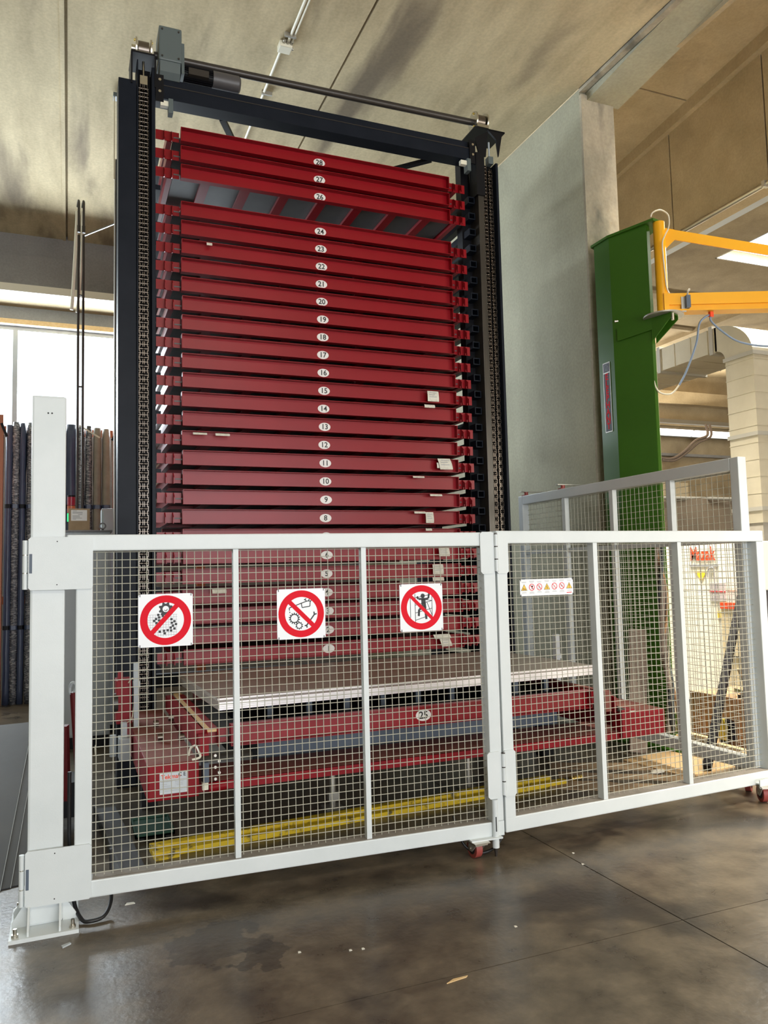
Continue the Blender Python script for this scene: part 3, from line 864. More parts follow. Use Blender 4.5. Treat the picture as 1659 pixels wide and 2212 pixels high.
# 4: warning strip
c2, s2 = math.cos(A2), math.sin(A2)
xm, zm, y = 0.357, 1.392, 0.040
e = thing('warning_strip', 'narrow white strip of seven small yellow and red pictograms on right leaf', 'sign', (2.15 + c2 * xm - s2 * y, 3.69 + s2 * xm + c2 * y, zm), A2)
plate_oct(-0.182, 0.182, -0.046, 0.046, 0.004, 0, 0.003).build('plate', M_SIGNWHITE, e)
yt, rg, ink, ge = MB(), MB(), MB(), MB()
for i in range(7):
    x = -0.155 + i * 0.0515
    zc = 0.001 + i * 0.0007
    if i in (0, 3, 6):
        MB().prism([(x - 0.021, zc - 0.017), (x + 0.021, zc - 0.017), (x, zc + 0.019)], (-0.0005, 0), 'y').build('warning_triangle', M_INK, e)
        MB().prism([(x - 0.0175, zc - 0.015), (x + 0.0175, zc - 0.015), (x, zc + 0.0155)], (-0.0010, 0), 'y').build('triangle_face', M_SIGNYEL, e)
    else:
        rg.ring(x, zc, 0.0155, 0.019, -0.0006, 0, 24)
        rg.v, rg.f, rg.sm = rg.v, rg.f, rg.sm
        rg2 = strokes([((x - 0.012, zc + 0.012), (x + 0.012, zc - 0.012))], 0.0028, -0.0011)
        rg.add(rg2.v, rg2.f)
    if i == 0: g_ = gear(x - 0.004, zc - 0.008, 0.006, 8, 0.003, -0.0014); ink.add(g_.v, g_.f); g_ = gear(x + 0.007, zc - 0.010, 0.0045, 8, 0.002, -0.0014); ink.add(g_.v, g_.f)
    if i == 1: g_ = strokes([((x + 0.002, zc - 0.010), (x + 0.002, zc + 0.004)), ((x - 0.002, zc), (x - 0.002, zc + 0.008)), ((x + 0.002, zc), (x + 0.002, zc + 0.010)), ((x + 0.006, zc), (x + 0.006, zc + 0.008))], 0.004, -0.0008); ink.add(g_.v, g_.f)
    if i == 2: g_ = strokes([((x, zc + 0.008), (x, zc)), ((x, zc), (x - 0.006, zc - 0.010)), ((x, zc), (x + 0.006, zc - 0.010)), ((x - 0.006, zc + 0.002), (x + 0.006, zc + 0.006))], 0.003, -0.0008); ge.add(g_.v, g_.f)
    if i == 3: g_ = strokes([((x + 0.002, zc + 0.006), (x - 0.003, zc - 0.004)), ((x - 0.003, zc - 0.004), (x + 0.003, zc - 0.004)), ((x + 0.003, zc - 0.004), (x, zc - 0.013))], 0.0025, -0.0014); ink.add(g_.v, g_.f)
    if i == 4: g_ = strokes([((x - 0.008, zc - 0.006), (x - 0.003, zc - 0.004)), ((x + 0.003, zc + 0.006), (x + 0.008, zc + 0.004)), ((x - 0.004, zc - 0.010), (x - 0.006, zc - 0.002))], 0.002, -0.0008); ge.add(g_.v, g_.f)
    if i == 5: g_ = strokes([((x - 0.008, zc), (x + 0.008, zc)), ((x - 0.006, zc - 0.006), (x, zc + 0.008)), ((x, zc + 0.008), (x + 0.006, zc - 0.006))], 0.002, -0.0008); ge.add(g_.v, g_.f)
    if i == 6: g_ = strokes([((x, zc + 0.009), (x, zc - 0.006)), ((x, zc - 0.009), (x, zc - 0.013))], 0.0035, -0.0014); ink.add(g_.v, g_.f)
    for k in range(2 + (i % 2)):
        w_ = 0.016 if k else 0.012
        g_ = strokes([((x - w_, zc + 0.0265 + k * 0.0045), (x + w_, zc + 0.0265 + k * 0.0045)), ((x - w_, zc - 0.0255 - k * 0.0045), (x + w_, zc - 0.0255 - k * 0.0045))], 0.0016); ge.add(g_.v, g_.f)
rg.build('prohibition_rings', M_SIGNRED, e)
ink.build('pictograms', M_INK, e)
ge.build('caption_lines', M_GREYINK, e)
strokes([((0.135, -0.036), (0.170, -0.034))], 0.004).build('red_mark', M_SIGNRED, e)
for sx, sz in ((-1, 1), (1, -1), (1, 1), (-1, -1)):
    MB().box(sx * 0.178 - 0.0015, sx * 0.178 + 0.0015, -0.002, 0.006, sz * 0.042 - 0.005, sz * 0.042 + 0.005).build('wire_tie', M_INK, e)

# ---- cable loops under the gate
tag(MB().tube([(0.010, 3.93, 0.62), (0.012, 3.92, 0.30), (0.030, 3.86, 0.08), (0.062, 3.78, 0.018), (0.10, 3.755, 0.012), (0.155, 3.77, 0.018), (0.185, 3.83, 0.05), (0.19, 3.885, 0.11), (0.19, 3.90, 0.26)], 0.0085, 8).build('cable_loop', M_RUBBER), 'thick black cable looping to the floor beside the gate post', 'cable')
tag(MB().tube([(1.90, 3.80, 0.20), (1.93, 3.76, 0.07), (1.99, 3.73, 0.022), (2.06, 3.72, 0.02), (2.13, 3.73, 0.05), (2.19, 3.76, 0.13), (2.24, 3.80, 0.28)], 0.0075, 8).build('cable_loop', M_RUBBER), 'black cable hanging beneath the hinge between both gate leaves', 'cable')
tag(MB().tube([(4.28, 3.74, 0.62), (4.22, 3.73, 0.50), (4.19, 3.72, 0.36), (4.21, 3.72, 0.22), (4.28, 3.72, 0.14), (4.40, 3.73, 0.12), (4.55, 3.74, 0.02)], 0.0085, 8).build('cable_loop', M_RUBBER), 'black cable bulging beside the far right gate stile', 'cable')

# ================================================================ STORAGE TOWER
TY = 6.0
T = thing('storage_tower', 'tall black chain-driven tower frame holding the numbered red trays', 'storage rack', (0, TY, 0))


def chain(x, y, z0, z1, w, parent, pitch=0.034):
    m = MB()
    n = int((z1 - z0) / pitch)
    for k in range(n):
        z = z0 + (k + 0.5) * pitch
        m.cyl((x - w / 2, y, z), (x + w / 2, y, z), 0.0075, 6)
        for q, dx in enumerate((-w / 2 + 0.006, -0.003, 0.003, w / 2 - 0.006)):
            s = 0.004 if (k + q) % 2 else -0.002
            m.box(x + dx - 0.002 + s, x + dx + 0.002 + s, y - 0.010, y + 0.010, z - pitch * 0.62, z + pitch * 0.62)
    return m.build('drive_chain', M_CHAIN, parent, kind='stuff')


# left front column (x measured at the front face)
MB().box(0.330, 0.462, 0.0, 0.22, 0.0, 5.33, 0.004).build('column', M_BLACK, T)
MB().box(0.466, 0.474, -0.004, 0.20, 0.0, 5.50).build('chain_guide', M_BLACK, T)
MB().box(0.474, 0.574, 0.12, 0.135, 0.0, 5.50).build('chain_channel', M_BLACK2, T)
MB().box(0.574, 0.602, -0.004, 0.22, 0.0, 5.46, 0.003).build('column_flange', M_BLACK, T)
chain(0.518, 0.06, 0.5, 5.33, 0.072, T)
MB().box(0.49, 0.546, 0.03, 0.09, 5.33, 5.40).build('chain_anchor', M_STEEL, T)
MB().cyl((0.518, 0.06, 5.40), (0.518, 0.06, 5.53), 0.010, 10).build('tension_rod', M_STEEL, T)
p = MB().box(0.42, 0.432, -0.01, 0.20, 5.30, 5.545).box(0.42, 0.60, -0.02, 0.24, 5.545, 5.56)
p.box(0.596, 0.608, -0.01, 0.20, 5.30, 5.545)
p.build('head_bracket', M_BLACK2, T)
# back-left column, its slim rod and lug
MB().box(0.385, 0.46, 1.38, 1.50, 0.0, 5.40).build('column', M_BLACK2, T)
MB().box(0.374, 0.383, 1.38, 1.46, 0.0, 5.40).build('edge_strip', M_GALVD, T)
MB().cyl((0.37, 1.38, 5.2), (0.37, 1.38, 6.0), 0.006, 8).build('tie_rod', M_WHITECABLE, T)
MB().box(0.36, 0.43, 1.36, 1.44, 6.0, 6.04).build('lug', M_GEAR, T)
# right front column
MB().box(3.352, 3.442, 0.16, 0.26, 0.0, 5.35).build('column', M_BLACK2, T)
MB().box(3.442, 3.500, 0.0, 0.24, 0.0, 5.10, 0.003).build('column_flange', mat('reflection_brown_steel', (0.055, 0.05, 0.044), 0.3, metal=0.5, color2=(0.085, 0.075, 0.062), scale=3, stretch=(6, 6, 0.6)), T)  # brownish tone paints the wall's reflection into the flange steel
MB().box(3.500, 3.640, 0.10, 0.115, 0.0, 5.26).build('chain_channel', M_BLACK2, T)
MB().box(3.632, 3.656, -0.006, 0.22, 0.0, 5.24, 0.003).build('column_flange', M_BLACK, T)
MB().box(3.420, 3.505, -0.02, 0.12, 4.90, 5.30).build('chain_guide', M_BLACK2, T)
chain(3.533, 0.05, 0.5, 5.26, 0.055, T)
chain(3.600, 0.05, 0.5, 5.22, 0.045, T)
MB().box(3.575, 3.625, 0.02, 0.08, 5.24, 5.31).build('chain_anchor', M_GEAR, T)
MB().cyl((3.60, 0.05, 5.31), (3.60, 0.05, 5.46), 0.008, 10).build('tension_rod', M_GREY, T)
p = MB().prism([(3.46, 5.28), (3.53, 5.28), (3.56, 5.53), (3.42, 5.44)], (-0.01, 0.002), 'y')
p.prism([(3.66, 5.30), (3.70, 5.50), (3.735, 5.54), (3.55, 5.54), (3.64, 5.46)], (-0.02, 0.0), 'y')
p.box(3.42, 3.735, -0.02, 0.26, 5.535, 5.548)
p.build('head_bracket', M_BLACK2, T)
# back-right column
MB().box(3.56, 3.66, 1.38, 1.50, 0.0, 5.40).build('column', M_BLACK2, T)
# inner guide ledges, one square tube per tray on each side
lz = [0.95 - 0.115 + 0.1503 * k for k in range(28)]
for z in lz:
    MB().box(0.612, 0.652, 0.12, 1.45, z - 0.052, z - 0.012).build('ledge', M_BLACK, T)
    b = MB()
    b.box(3.362, 3.430, 0.05, 1.40, z - 0.052, z - 0.044).box(3.362, 3.430, 0.05, 1.40, z + 0.002, z + 0.010)
    b.box(3.362, 3.370, 0.05, 1.40, z - 0.044, z + 0.002).box(3.422, 3.430, 0.05, 1.40, z - 0.044, z + 0.002)
    b.build('ledge', M_BLACK, T)
# side panels that close the rack at depth (slim, leave the gaps the photo shows)
for k in range(3):
    z = 0.6 + k * 2.2
    MB().box(0.40, 0.44, 0.22, 1.40, z, z + 0.10).build('side_tie', M_BLACK2, T)
    MB().box(3.50, 3.54, 0.24, 1.40, z, z + 0.10).build('side_tie', M_BLACK2, T)
# back cross members
for z in (0.5, 5.18):
    MB().box(0.46, 3.56, 1.40, 1.48, z, z + 0.12).build('rear_beam', M_BLACK2, T)
# top front beam (rolled section), diagonal braces
b = MB()
b.box(0.604, 3.42, 0.0, 0.14, 5.225, 5.332)
b.box(0.604, 3.42, 0.03, 0.14, 5.332, 5.412)
b.build('top_beam', M_BLACK, T)
MB().box(0.604, 3.42, -0.004, 0.03, 5.330, 5.336).build('beam_lip', M_SHAFT, T)
for x0 in (0.604, 3.36):
    e_ = MB().box(x0, x0 + 0.06, -0.012, 0.0, 5.19, 5.41).build('end_plate', M_BLACK2, T)
    for z in (5.27, 5.365):
        MB().cyl((x0 + 0.03, -0.022, z), (x0 + 0.03, -0.012, z), 0.012, 6).build('bolt', M_STEEL, e_)
MB().bar((1.15, 0.16, 5.25), (1.75, 1.38, 5.25), 0.05, 0.03).build('brace', M_BLACK2, T)
MB().bar((3.05, 0.16, 5.25), (1.9, 1.38, 5.25), 0.05, 0.03).build('brace', M_BLACK2, T)
# limit switch under each end of the beam
for x0 in (0.70, 3.33):
    s_ = MB().box(x0 - 0.06, x0, -0.01, 0.03, 5.165, 5.205).build('limit_switch', M_CREAM, T)
    MB().box(x0, x0 + 0.035, -0.02, 0.05, 5.11, 5.225).build('switch_bracket', M_GEAR, s_)
# drive shaft, bearings, gearbox, motor
MB().cyl((0.60, 0.10, 5.630), (3.47, 0.10, 5.655), 0.030, 20).build('drive_shaft', M_SHAFT, T)
for (xa, zc) in ((0.52, 5.650), (3.53, 5.668)):
    q = MB().cyl((xa - 0.062, 0.10, zc), (xa - 0.050, 0.10, zc), 0.088, 24).cyl((xa + 0.050, 0.10, zc), (xa + 0.062, 0.10, zc), 0.088, 24)
    q.box(xa - 0.06, xa + 0.06, 0.02, 0.18, zc - 0.088, zc - 0.06)
    q.box(xa - 0.05, xa + 0.05, 0.14, 0.18, zc - 0.07, zc + 0.075)
    q = q.build('bearing_block', M_STEEL, T)
    MB().cyl((xa - 0.040, 0.10, zc), (xa + 0.040, 0.10, zc), 0.066, 18).build('sprocket', M_CHAIN, q)
    for sx in (-0.066, 0.066):
        for sz in (-0.06, 0.06):
            MB().cyl((xa + sx - 0.006, 0.07 + abs(sz) * 0.1, zc + sz), (xa + sx + 0.006, 0.07 + abs(sz) * 0.1, zc + sz), 0.010, 8).build('bolt', M_BRASS, q)
MB().cyl((0.43, 0.10, 5.650), (0.475, 0.10, 5.650), 0.030, 14).build('shaft_end', M_STEEL, T)
gx = MB().box(0.625, 0.800, -0.04, 0.20, 5.52, 5.80, 0.012).build('gearbox', M_GEAR, T)
MB().prism([(-0.03, 5.52), (0.19, 5.52), (0.19, 5.42), (0.02, 5.40), (-0.02, 5.44)], (0.635, 0.79), 'x').build('gearbox_foot', M_GEAR, gx)
MB().box(0.800, 0.822, -0.02, 0.18, 5.45, 5.70).build('motor_flange', M_GEAR, gx)
for z in (5.55, 5.77):
    for x in (0.65, 0.775):
        MB().cyl((x, -0.046, z), (x, -0.038, z), 0.008, 6).build('screw', M_SHAFT, gx)
MZ, MY = 5.530, 0.10
mt = MB().cyl((0.822, MY, MZ), (1.06, MY, MZ), 0.056, 24).build('motor', M_BLACK2, T)
fins = MB()
for k in range(24):
    a = 2 * PI * k / 24
    fins.bar((0.83, MY + 0.061 * math.cos(a), MZ + 0.061 * math.sin(a)), (1.055, MY + 0.061 * math.cos(a), MZ + 0.061 * math.sin(a)), 0.004, 0.016, up=(0, math.cos(a), math.sin(a)))
fins.build('cooling_fins', M_BLACK2, mt)
MB().box(0.86, 1.02, MY - 0.085, MY - 0.05, MZ - 0.045, MZ + 0.01).build('terminal_box', M_SHAFT, mt)
MB().cyl((1.06, MY, MZ), (1.27, MY, MZ), 0.070, 28).cyl((1.27, MY, MZ), (1.285, MY, MZ), 0.070, 28, r2=0.056).build('fan_cover', M_FAN, mt)

# ---------------------------------------------------------------- trays
TXL, TXR, TH = 0.795, 3.140, 0.113
FL = 0.050        # flange depth of the front channel
PITCH = 0.1503
ZB1 = 0.842       # bottom of tray one front rail
NW = ['', 'one', 'two', 'three', 'four', 'five', 'six', 'seven', 'eight', 'nine', 'ten', 'eleven', 'twelve', 'thirteen', 'fourteen', 'fifteen', 'sixteen', 'seventeen', 'eighteen', 'nineteen', 'twenty', 'twenty-one', 'twenty-two', 'twenty-three', 'twenty-four', 'twenty-five', 'twenty-six', 'twenty-seven', 'twenty-eight']
TRAY_LABEL = 'red tray with number plate %s in the tower, %s'


def tray_parts():
    """mesh data of one tray in local coordinates; x from 0, y from 0 (front face) backwards, z from 0 (rail bottom)"""
    Wd = TXR - TXL
    P = []
    r = MB()
    r.box(0, Wd, FL, FL + 0.005, 0, TH)
    r.box(0, Wd, 0, FL, 0, 0.004).box(0, Wd, 0, FL, TH - 0.004, TH)
    r.box(0, 0.004, 0, FL, 0.004, TH - 0.004).box(Wd - 0.004, Wd, 0, FL, 0.004, TH - 0.004)
    P.append(('front_rail', r.mesh('front_rail', M_RED), None))
    P.append(('rear_rail', MB().box(0, Wd, 1.36, 1.40, 0, TH).mesh('rear_rail', M_RED), None))
    for x in (-0.10, Wd + 0.06):
        P.append(('side_rail', MB().box(x, x + 0.04, FL + 0.022, 1.40, 0.012, 0.092).mesh('side_rail', M_RED), None))
    for k in range(7):
        x = 0.16 + k * (Wd - 0.40) / 6
        P.append(('cross_rib', MB().box(x, x + 0.075, FL + 0.005, 1.36, 0.012, 0.040).mesh('cross_rib', M_RED), None))
    P.append(('cross_rib', MB().box(-0.06, 0.16, 0.60, 0.64, 0.012, 0.038).mesh('cross_rib', M_RED), None))
    P.append(('cross_rib', MB().box(Wd - 0.16, Wd + 0.06, 0.60, 0.64, 0.012, 0.038).mesh('cross_rib', M_RED), None))
    P.append(('deck', MB().box(-0.05, Wd + 0.05, FL + 0.010, 1.355, 0.042, 0.052).mesh('deck', M_DECK), None))
    hook = [(0.0, 0.090), (-0.012, 0.090), (-0.062, 0.052), (-0.062, 0.004), (-0.040, 0.004), (-0.040, 0.026), (-0.024, 0.026), (-0.024, 0.006), (0.0, 0.010)]
    for side in (0, 1):
        x0, x1 = ((-0.185, -0.006) if side == 0 else (Wd + 0.006, Wd + 0.185))
        yb = FL + 0.012
        P.append(('bracket_plate', MB().box(x0, x1, yb, yb + 0.006, 0.014, 0.092).mesh('bracket_plate', M_RED), None))
        for q in ((-0.125, -0.068) if side == 0 else (Wd + 0.060, Wd + 0.122)):
            P.append(('bracket_hook', MB().prism([(y + yb, z) for (y, z) in hook], (q, q + 0.006), 'x').mesh('bracket_hook', M_RED), None))
    return P


TP = tray_parts()
num_plate_mesh = MB().prism([(0.050 * math.cos(2 * PI * i / 28), 0.034 * math.sin(2 * PI * i / 28)) for i in range(28)], (-0.0012, 0.0), 'y').mesh('number_plate', M_LABEL)


def make_tray(n, loc, where, numx=1.145, ps=1.0):
    t = thing('red_tray', TRAY_LABEL % (NW[n], where) if n != 25 else where, 'tray', loc, 0, 'numbered red trays')
    for (nm, me, _) in TP:
        o = bpy.data.objects.new(nm, me)
        COL.objects.link(o)
        o.parent = t
    o = bpy.data.objects.new('number_plate', num_plate_mesh)
    COL.objects.link(o)
    o.parent = t
    o.location = (numx, FL, TH / 2 - 0.004)
    o.scale = (ps, 1, ps)
    tx = text(str(n), 0.060, (0, -0.0022, -0.001), o, M_INK, 'number', bold=0.0010)
    return t


order = {28: 'topmost', 26: 'just above the empty gap', 24: 'just below the empty gap', 1: 'lowest in the stack'}
for n in range(1, 29):
    if n == 25:
        continue
    w = order.get(n)
    if w is None:
        w = 'between plates %s and %s' % (NW[n + 1], NW[n - 1])
    dx = random.uniform(-0.004, 0.004)
    make_tray(n, (TXL + dx, TY - FL + 0.03, ZB1 + (n - 1) * PITCH), w)

# ---------------------------------------------------------------- papers on the trays
def paper(x0, x1, z0, z1, label, y=TY - 0.028, bend=0.012, lines=3, tilt=0.0):
    """taped note: slightly curled strip"""
    m = MB()
    n = 6
    w, h = x1 - x0, z1 - z0
    vs = []
    for k in range(n + 1):
        u_ = k / n
        for s in (0, 1):
            x = s * w + tilt * (u_ - 0.5)
            vs.append((x, -bend * math.sin(u_ * 2.2) * (0.6 + 0.4 * s), h * (1 - u_) + (0.008 * s * tilt * 10)))
    nv = len(vs)
    vs2 = [(a, b + 0.0006, c) for (a, b, c) in vs]
    fs = []
    for k in range(n):
        a = 2 * k
        fs.append((a, a + 1, a + 3, a + 2)); fs.append((nv + a, nv + a + 2, nv + a + 3, nv + a + 1))
        fs.append((a, a + 2, nv + a + 2, nv + a)); fs.append((a + 1, nv + a + 1, nv + a + 3, a + 3))
    fs.append((0, nv, nv + 1, 1)); fs.append((nv - 2, nv - 1, 2 * nv - 1, 2 * nv - 2))
    m.add(vs + vs2, fs)
    e = m.build('paper_note', M_PAPER)
    e.location = (x0, y, z0)
    tag(e, label, 'paper', 'paper notes on the trays')
    ln = MB()
    for q in range(lines):
        z = h * (0.80 - q * 0.6 / max(1, lines))
        ln.box(w * 0.12, w * (0.8 - 0.15 * (q % 2)), -bend - 0.003, -bend - 0.0024, z, z + h * 0.045)
    ln.build('print_lines', M_GREYINK, e)
    return e


paper(2.857, 2.962, 2.955, 3.046, 'square paper note taped to the right of tray fifteen')
paper(2.825, 2.922, 2.898, 2.926, 'low paper strip hanging in the gap under tray fifteen', lines=1)
paper(2.945, 3.064, 2.365, 2.460, 'crumpled doubled paper note at the right of tray eleven', tilt=0.02, bend=0.02)
paper(2.930, 3.030, 2.378, 2.425, 'smaller paper slip peeking from under the crumpled note on tray eleven', y=TY - 0.022, lines=1)
paper(0.872, 0.978, 2.578, 2.595, 'left of two paper strips on the top lip of tray twelve', y=TY - 0.024, lines=0)
paper(1.042, 1.152, 2.576, 2.596, 'right of two paper strips on the top lip of tray twelve', y=TY - 0.024, lines=0)
paper(0.984, 1.026, 4.078, 4.102, 'tiny beige sticker at the left of tray twenty-two', lines=0)
paper(2.808, 2.880, 1.904, 1.996, 'curled paper note at the right of tray eight')
paper(2.700, 2.805, 2.288, 2.304, 'paper strip on the top lip of tray ten', y=TY - 0.024, lines=0)
paper(2.856, 2.968, 2.134, 2.152, 'paper strip on the top lip of tray nine', y=TY - 0.024, lines=0)
paper(2.704, 2.806, 1.984, 2.002, 'paper strip on the top lip of tray eight left of its curled note', y=TY - 0.024, lines=0)
paper(2.922, 3.021, 1.620, 1.690, 'paper note at the right of tray six seen through the gate mesh')
paper(2.860, 2.958, 1.468, 1.552, 'paper note at the right of tray five seen through the gate mesh')
paper(2.856, 2.960, 1.412, 1.444, 'paper strip hanging below tray five above the no-climbing sign', lines=1)
paper(1.008, 1.114, 1.366, 1.398, 'torn paper strip at the left of tray four', lines=1)
paper(2.853, 3.005, 0.925, 0.962, 'paper strip at the right of tray one', lines=1, tilt=0.015)
paper(2.915, 3.010, 0.858, 0.925, 'folded paper tag dangling from tray one', lines=2, tilt=0.02)
paper(2.806, 2.862, 1.838, 1.858, 'paper scrap on the top lip of tray seven just above the gate rail', y=TY - 0.024, lines=0)

# ================================================================ EXTRACTOR CARRIAGE + TRAY 25
LY = 4.20
C_ = thing('lift_carriage', 'red extractor carriage with two end boxes carrying tray twenty-five low down', 'lift', (0, LY, 0))
bl = MB().box(0.377, 0.636, 0.0, 1.75, 0.362, 0.545, 0.010).build('end_box', M_RED2, C_)
MB().box(0.381, 0.632, 0.006, 1.745, 0.5448, 0.5465).build('dusty_top', M_REDTOP, bl)
br = MB().box(3.437, 3.697, 0.0, 1.75, 0.380, 0.545, 0.010).build('end_box', M_RED2, C_)
MB().box(3.441, 3.693, 0.006, 1.745, 0.5448, 0.5465).build('dusty_top', M_REDTOP, br)
MB().box(3.34, 3.45, -0.005, 0.10, 0.385, 0.565, 0.006).build('end_block', M_RED2, br)
MB().box(3.40, 3.45, -0.006, 0.16, 0.545, 0.556).build('wear_pad', M_GALVD, br)
MB().box(0.636, 3.437, 0.03, 0.10, 0.374, 0.424).build('front_bar', M_RED2, C_)
MB().box(0.636, 3.437, 0.03, 0.40, 0.420, 0.4255).build('front_bar_top', M_REDTOP, C_)
MB().box(0.636, 3.437, 1.6, 1.68, 0.374, 0.47).build('rear_bar', M_RED2, C_)
MB().box(1.04, 3.13, 0.42, 0.60, 0.43, 0.555).build('cross_beam', M_BLUEGREY, C_)
MB().box(1.10, 2.72, 0.65, 0.85, 0.21, 0.375).build('cross_beam', M_BLUEGREY, C_)
MB().box(0.95, 3.2, 0.9, 1.1, 0.38, 0.56).build('cross_beam', M_BLACK2, C_)
# toothed rail and rollers beside the left box
MB().box(0.645, 0.690, 0.02, 1.60, 0.56, 0.66).build('slide_rail', M_RED2, C_)
MB().bar((0.72, 0.10, 0.670), (0.72, 1.55, 0.670), 0.05, 0.012).build('wear_strip', M_LUMBER, C_)
MB().box(3.235, 3.28, 0.02, 1.60, 0.56, 0.69).build('slide_rail', M_REDTOP, C_)
MB().bar((3.31, 0.02, 0.600), (3.31, 1.2, 0.655), 0.016, 0.10).build('slide_cheek', M_RED2, C_)
MB().prism([(0.22, 0.56), (0.42, 0.56), (0.42, 0.63), (0.40, 0.65), (0.24, 0.65), (0.22, 0.63)], (3.42, 3.43), 'x').build('side_plate', M_RED2, C_)
for (x, y, z) in ((0.50, 0.55, 0.575), (0.60, 0.42, 0.59), (0.52, 1.0, 0.575), (0.60, 0.9, 0.62)):
    MB().cyl((x - 0.016, y, z), (x + 0.016, y, z), 0.020, 16).build('roller', M_CHAIN, C_)
MB().tube([(0.60, 0.12, 0.548), (0.61, 0.12, 0.585), (0.635, 0.10, 0.60), (0.64, 0.02, 0.58), (0.64, 0.0, 0.56), (0.60, -0.002, 0.552)], 0.006, 8).build('handle', M_CREAM, C_)
MB().box(0.655, 0.685, -0.01, 0.06, 0.43, 0.53).build('sensor', M_BLUEGREY, C_)
MB().box(0.650, 0.680, -0.02, 0.02, 0.395, 0.43).build('sensor', M_CREAM, C_)
MB().cyl((0.68, 0.0, 0.40), (0.78, 0.02, 0.40), 0.025, 14).build('roller', M_RED2, C_)
for k in range(5):
    MB().cyl((0.72 + 0.02 * (k % 2), 0.0, 0.44 + 0.03 * k), (0.72 + 0.02 * (k % 2), 0.015, 0.44 + 0.03 * k), 0.008, 8).build('bolt', M_STEEL, C_)
MB().tube([(3.31, 0.12, 0.60), (3.36, 0.06, 0.56), (3.39, 0.05, 0.54), (3.40, 0.06, 0.50), (3.38, 0.05, 0.47)], 0.006, 6).build('hose', M_CREAM, C_)
MB().cyl((3.32, 0.02, 0.575), (3.40, 0.02, 0.545), 0.018, 10).build('chain_end', M_SHAFT, C_)
# foot / levelling jack on the floor under the carriage
MB().box(1.52, 1.64, 0.62, 0.74, 0.0, 0.01).cyl((1.58, 0.68, 0.01), (1.58, 0.68, 0.22), 0.02, 10).box(1.55, 1.62, 0.66, 0.70, 0.05, 0.10).build('floor_jack', M_GALVD, C_)
MB().box(2.5, 2.62, 0.62, 0.74, 0.0, 0.01).cyl((2.56, 0.68, 0.01), (2.56, 0.68, 0.22), 0.02, 10).build('floor_jack', M_GALVD, C_)
# legs under the boxes to the floor guide
for x in (0.50, 3.56):
    MB().box(x - 0.05, x + 0.05, 1.2, 1.3, 0.0, 0.37).build('leg', M_BLACK2, C_)
# name plate
npl = MB().box(0.437, 0.574, -0.0030, 0.0, 0.395, 0.503).build('name_plate', mat('plate_aluminium', (0.50, 0.53, 0.55), 0.35, metal=0.3), C_)
text('Tekmag', 0.031, (0.493, -0.0038, 0.480), npl, M_ORANGE, bold=0.0006)
text('C E', 0.026, (0.549, -0.0038, 0.486), npl, M_INK, bold=0.0004)
ln = MB()
for (a, b, z) in ((0.443, 0.500, 0.455), (0.443, 0.474, 0.443), (0.443, 0.490, 0.433), (0.440, 0.512, 0.424), (0.462, 0.550, 0.409), (0.516, 0.556, 0.452), (0.518, 0.552, 0.443), (0.520, 0.554, 0.435)):
    ln.box(a, b, -0.0036, -0.0029, z, z + 0.0022)
ln.build('print_lines', M_GREYINK, npl)
fr = MB()
fr.box(0.440, 0.571, -0.0035, -0.0029, 0.464, 0.4648).box(0.514, 0.5146, -0.0035, -0.0029, 0.42, 0.464)
fr.build('print_frame', M_GREYINK, npl)
for x in (0.442, 0.569):
    for z in (0.400, 0.498):
        MB().cyl((x, -0.005, z), (x, -0.003, z), 0.004, 8).build('rivet', M_STEEL, npl)
# side drive units left and right
dv = MB().box(0.290, 0.385, 1.15, 1.35, 0.565, 0.84, 0.004).build('drive_unit', M_RED2, C_)
MB().cyl((0.27, 1.18, 0.70), (0.30, 1.18, 0.70), 0.06, 16).build('pulley', M_SHAFT, dv)
MB().prism([(1.15, 0.84), (1.25, 0.84), (1.18, 0.90), (1.15, 0.90)], (0.30, 0.33), 'x').build('arm', M_RED2, dv)
MB().box(0.296, 0.366, 0.95, 1.08, 0.375, 0.51, 0.004).build('drive_motor', M_GREY, C_)
MB().box(0.310, 0.345, 0.99, 1.04, 0.51, 0.60).build('connector', M_GREY, C_)
MB().cyl((0.262, 1.0, 0.40), (0.262, 1.0, 0.53), 0.020, 12).build('drive_motor', M_GREY, C_)
MB().box(0.392, 0.424, 1.08, 1.13, 0.535, 0.955).box(0.388, 0.430, 1.07, 1.12, 0.80, 0.84).build('light_curtain', M_GREY, C_)
MB().tube([(0.36, 1.1, 0.83), (0.385, 1.08, 0.86), (0.40, 1.1, 0.80), (0.385, 1.1, 0.62), (0.35, 1.0, 0.60)], 0.004, 6).build('cable', M_WHITECABLE, C_)
MB().box(4.00, 4.042, 1.68, 1.73, 0.40, 0.91).box(3.992, 4.05, 1.67, 1.72, 0.70, 0.74).build('light_curtain', M_SIGNWHITE, C_)
MB().box(3.69, 4.05, 1.62, 1.70, 0.40, 0.46).build('light_curtain_arm', M_RED2, C_)

# tray twenty-five on the carriage, its support posts and the sheets
t25 = make_tray(25, (0.815, 4.26, 0.586), 'red sheet-metal tray with plate twenty-five drawn out low on the carriage under the sheet stack', numx=1.16, ps=1.0)
for k in range(9):
    x = 0.30 + k * 0.245
    for y in (0.42, 1.1):
        MB().box(x, x + 0.035, y, y + 0.03, 0.052, 0.158).build('support_post', M_BLUEGREY, t25)
MB().box(0.1, 2.4, 0.40, 1.2, 0.052, 0.056).build('dark_tray_floor', M_BLACK2, t25)

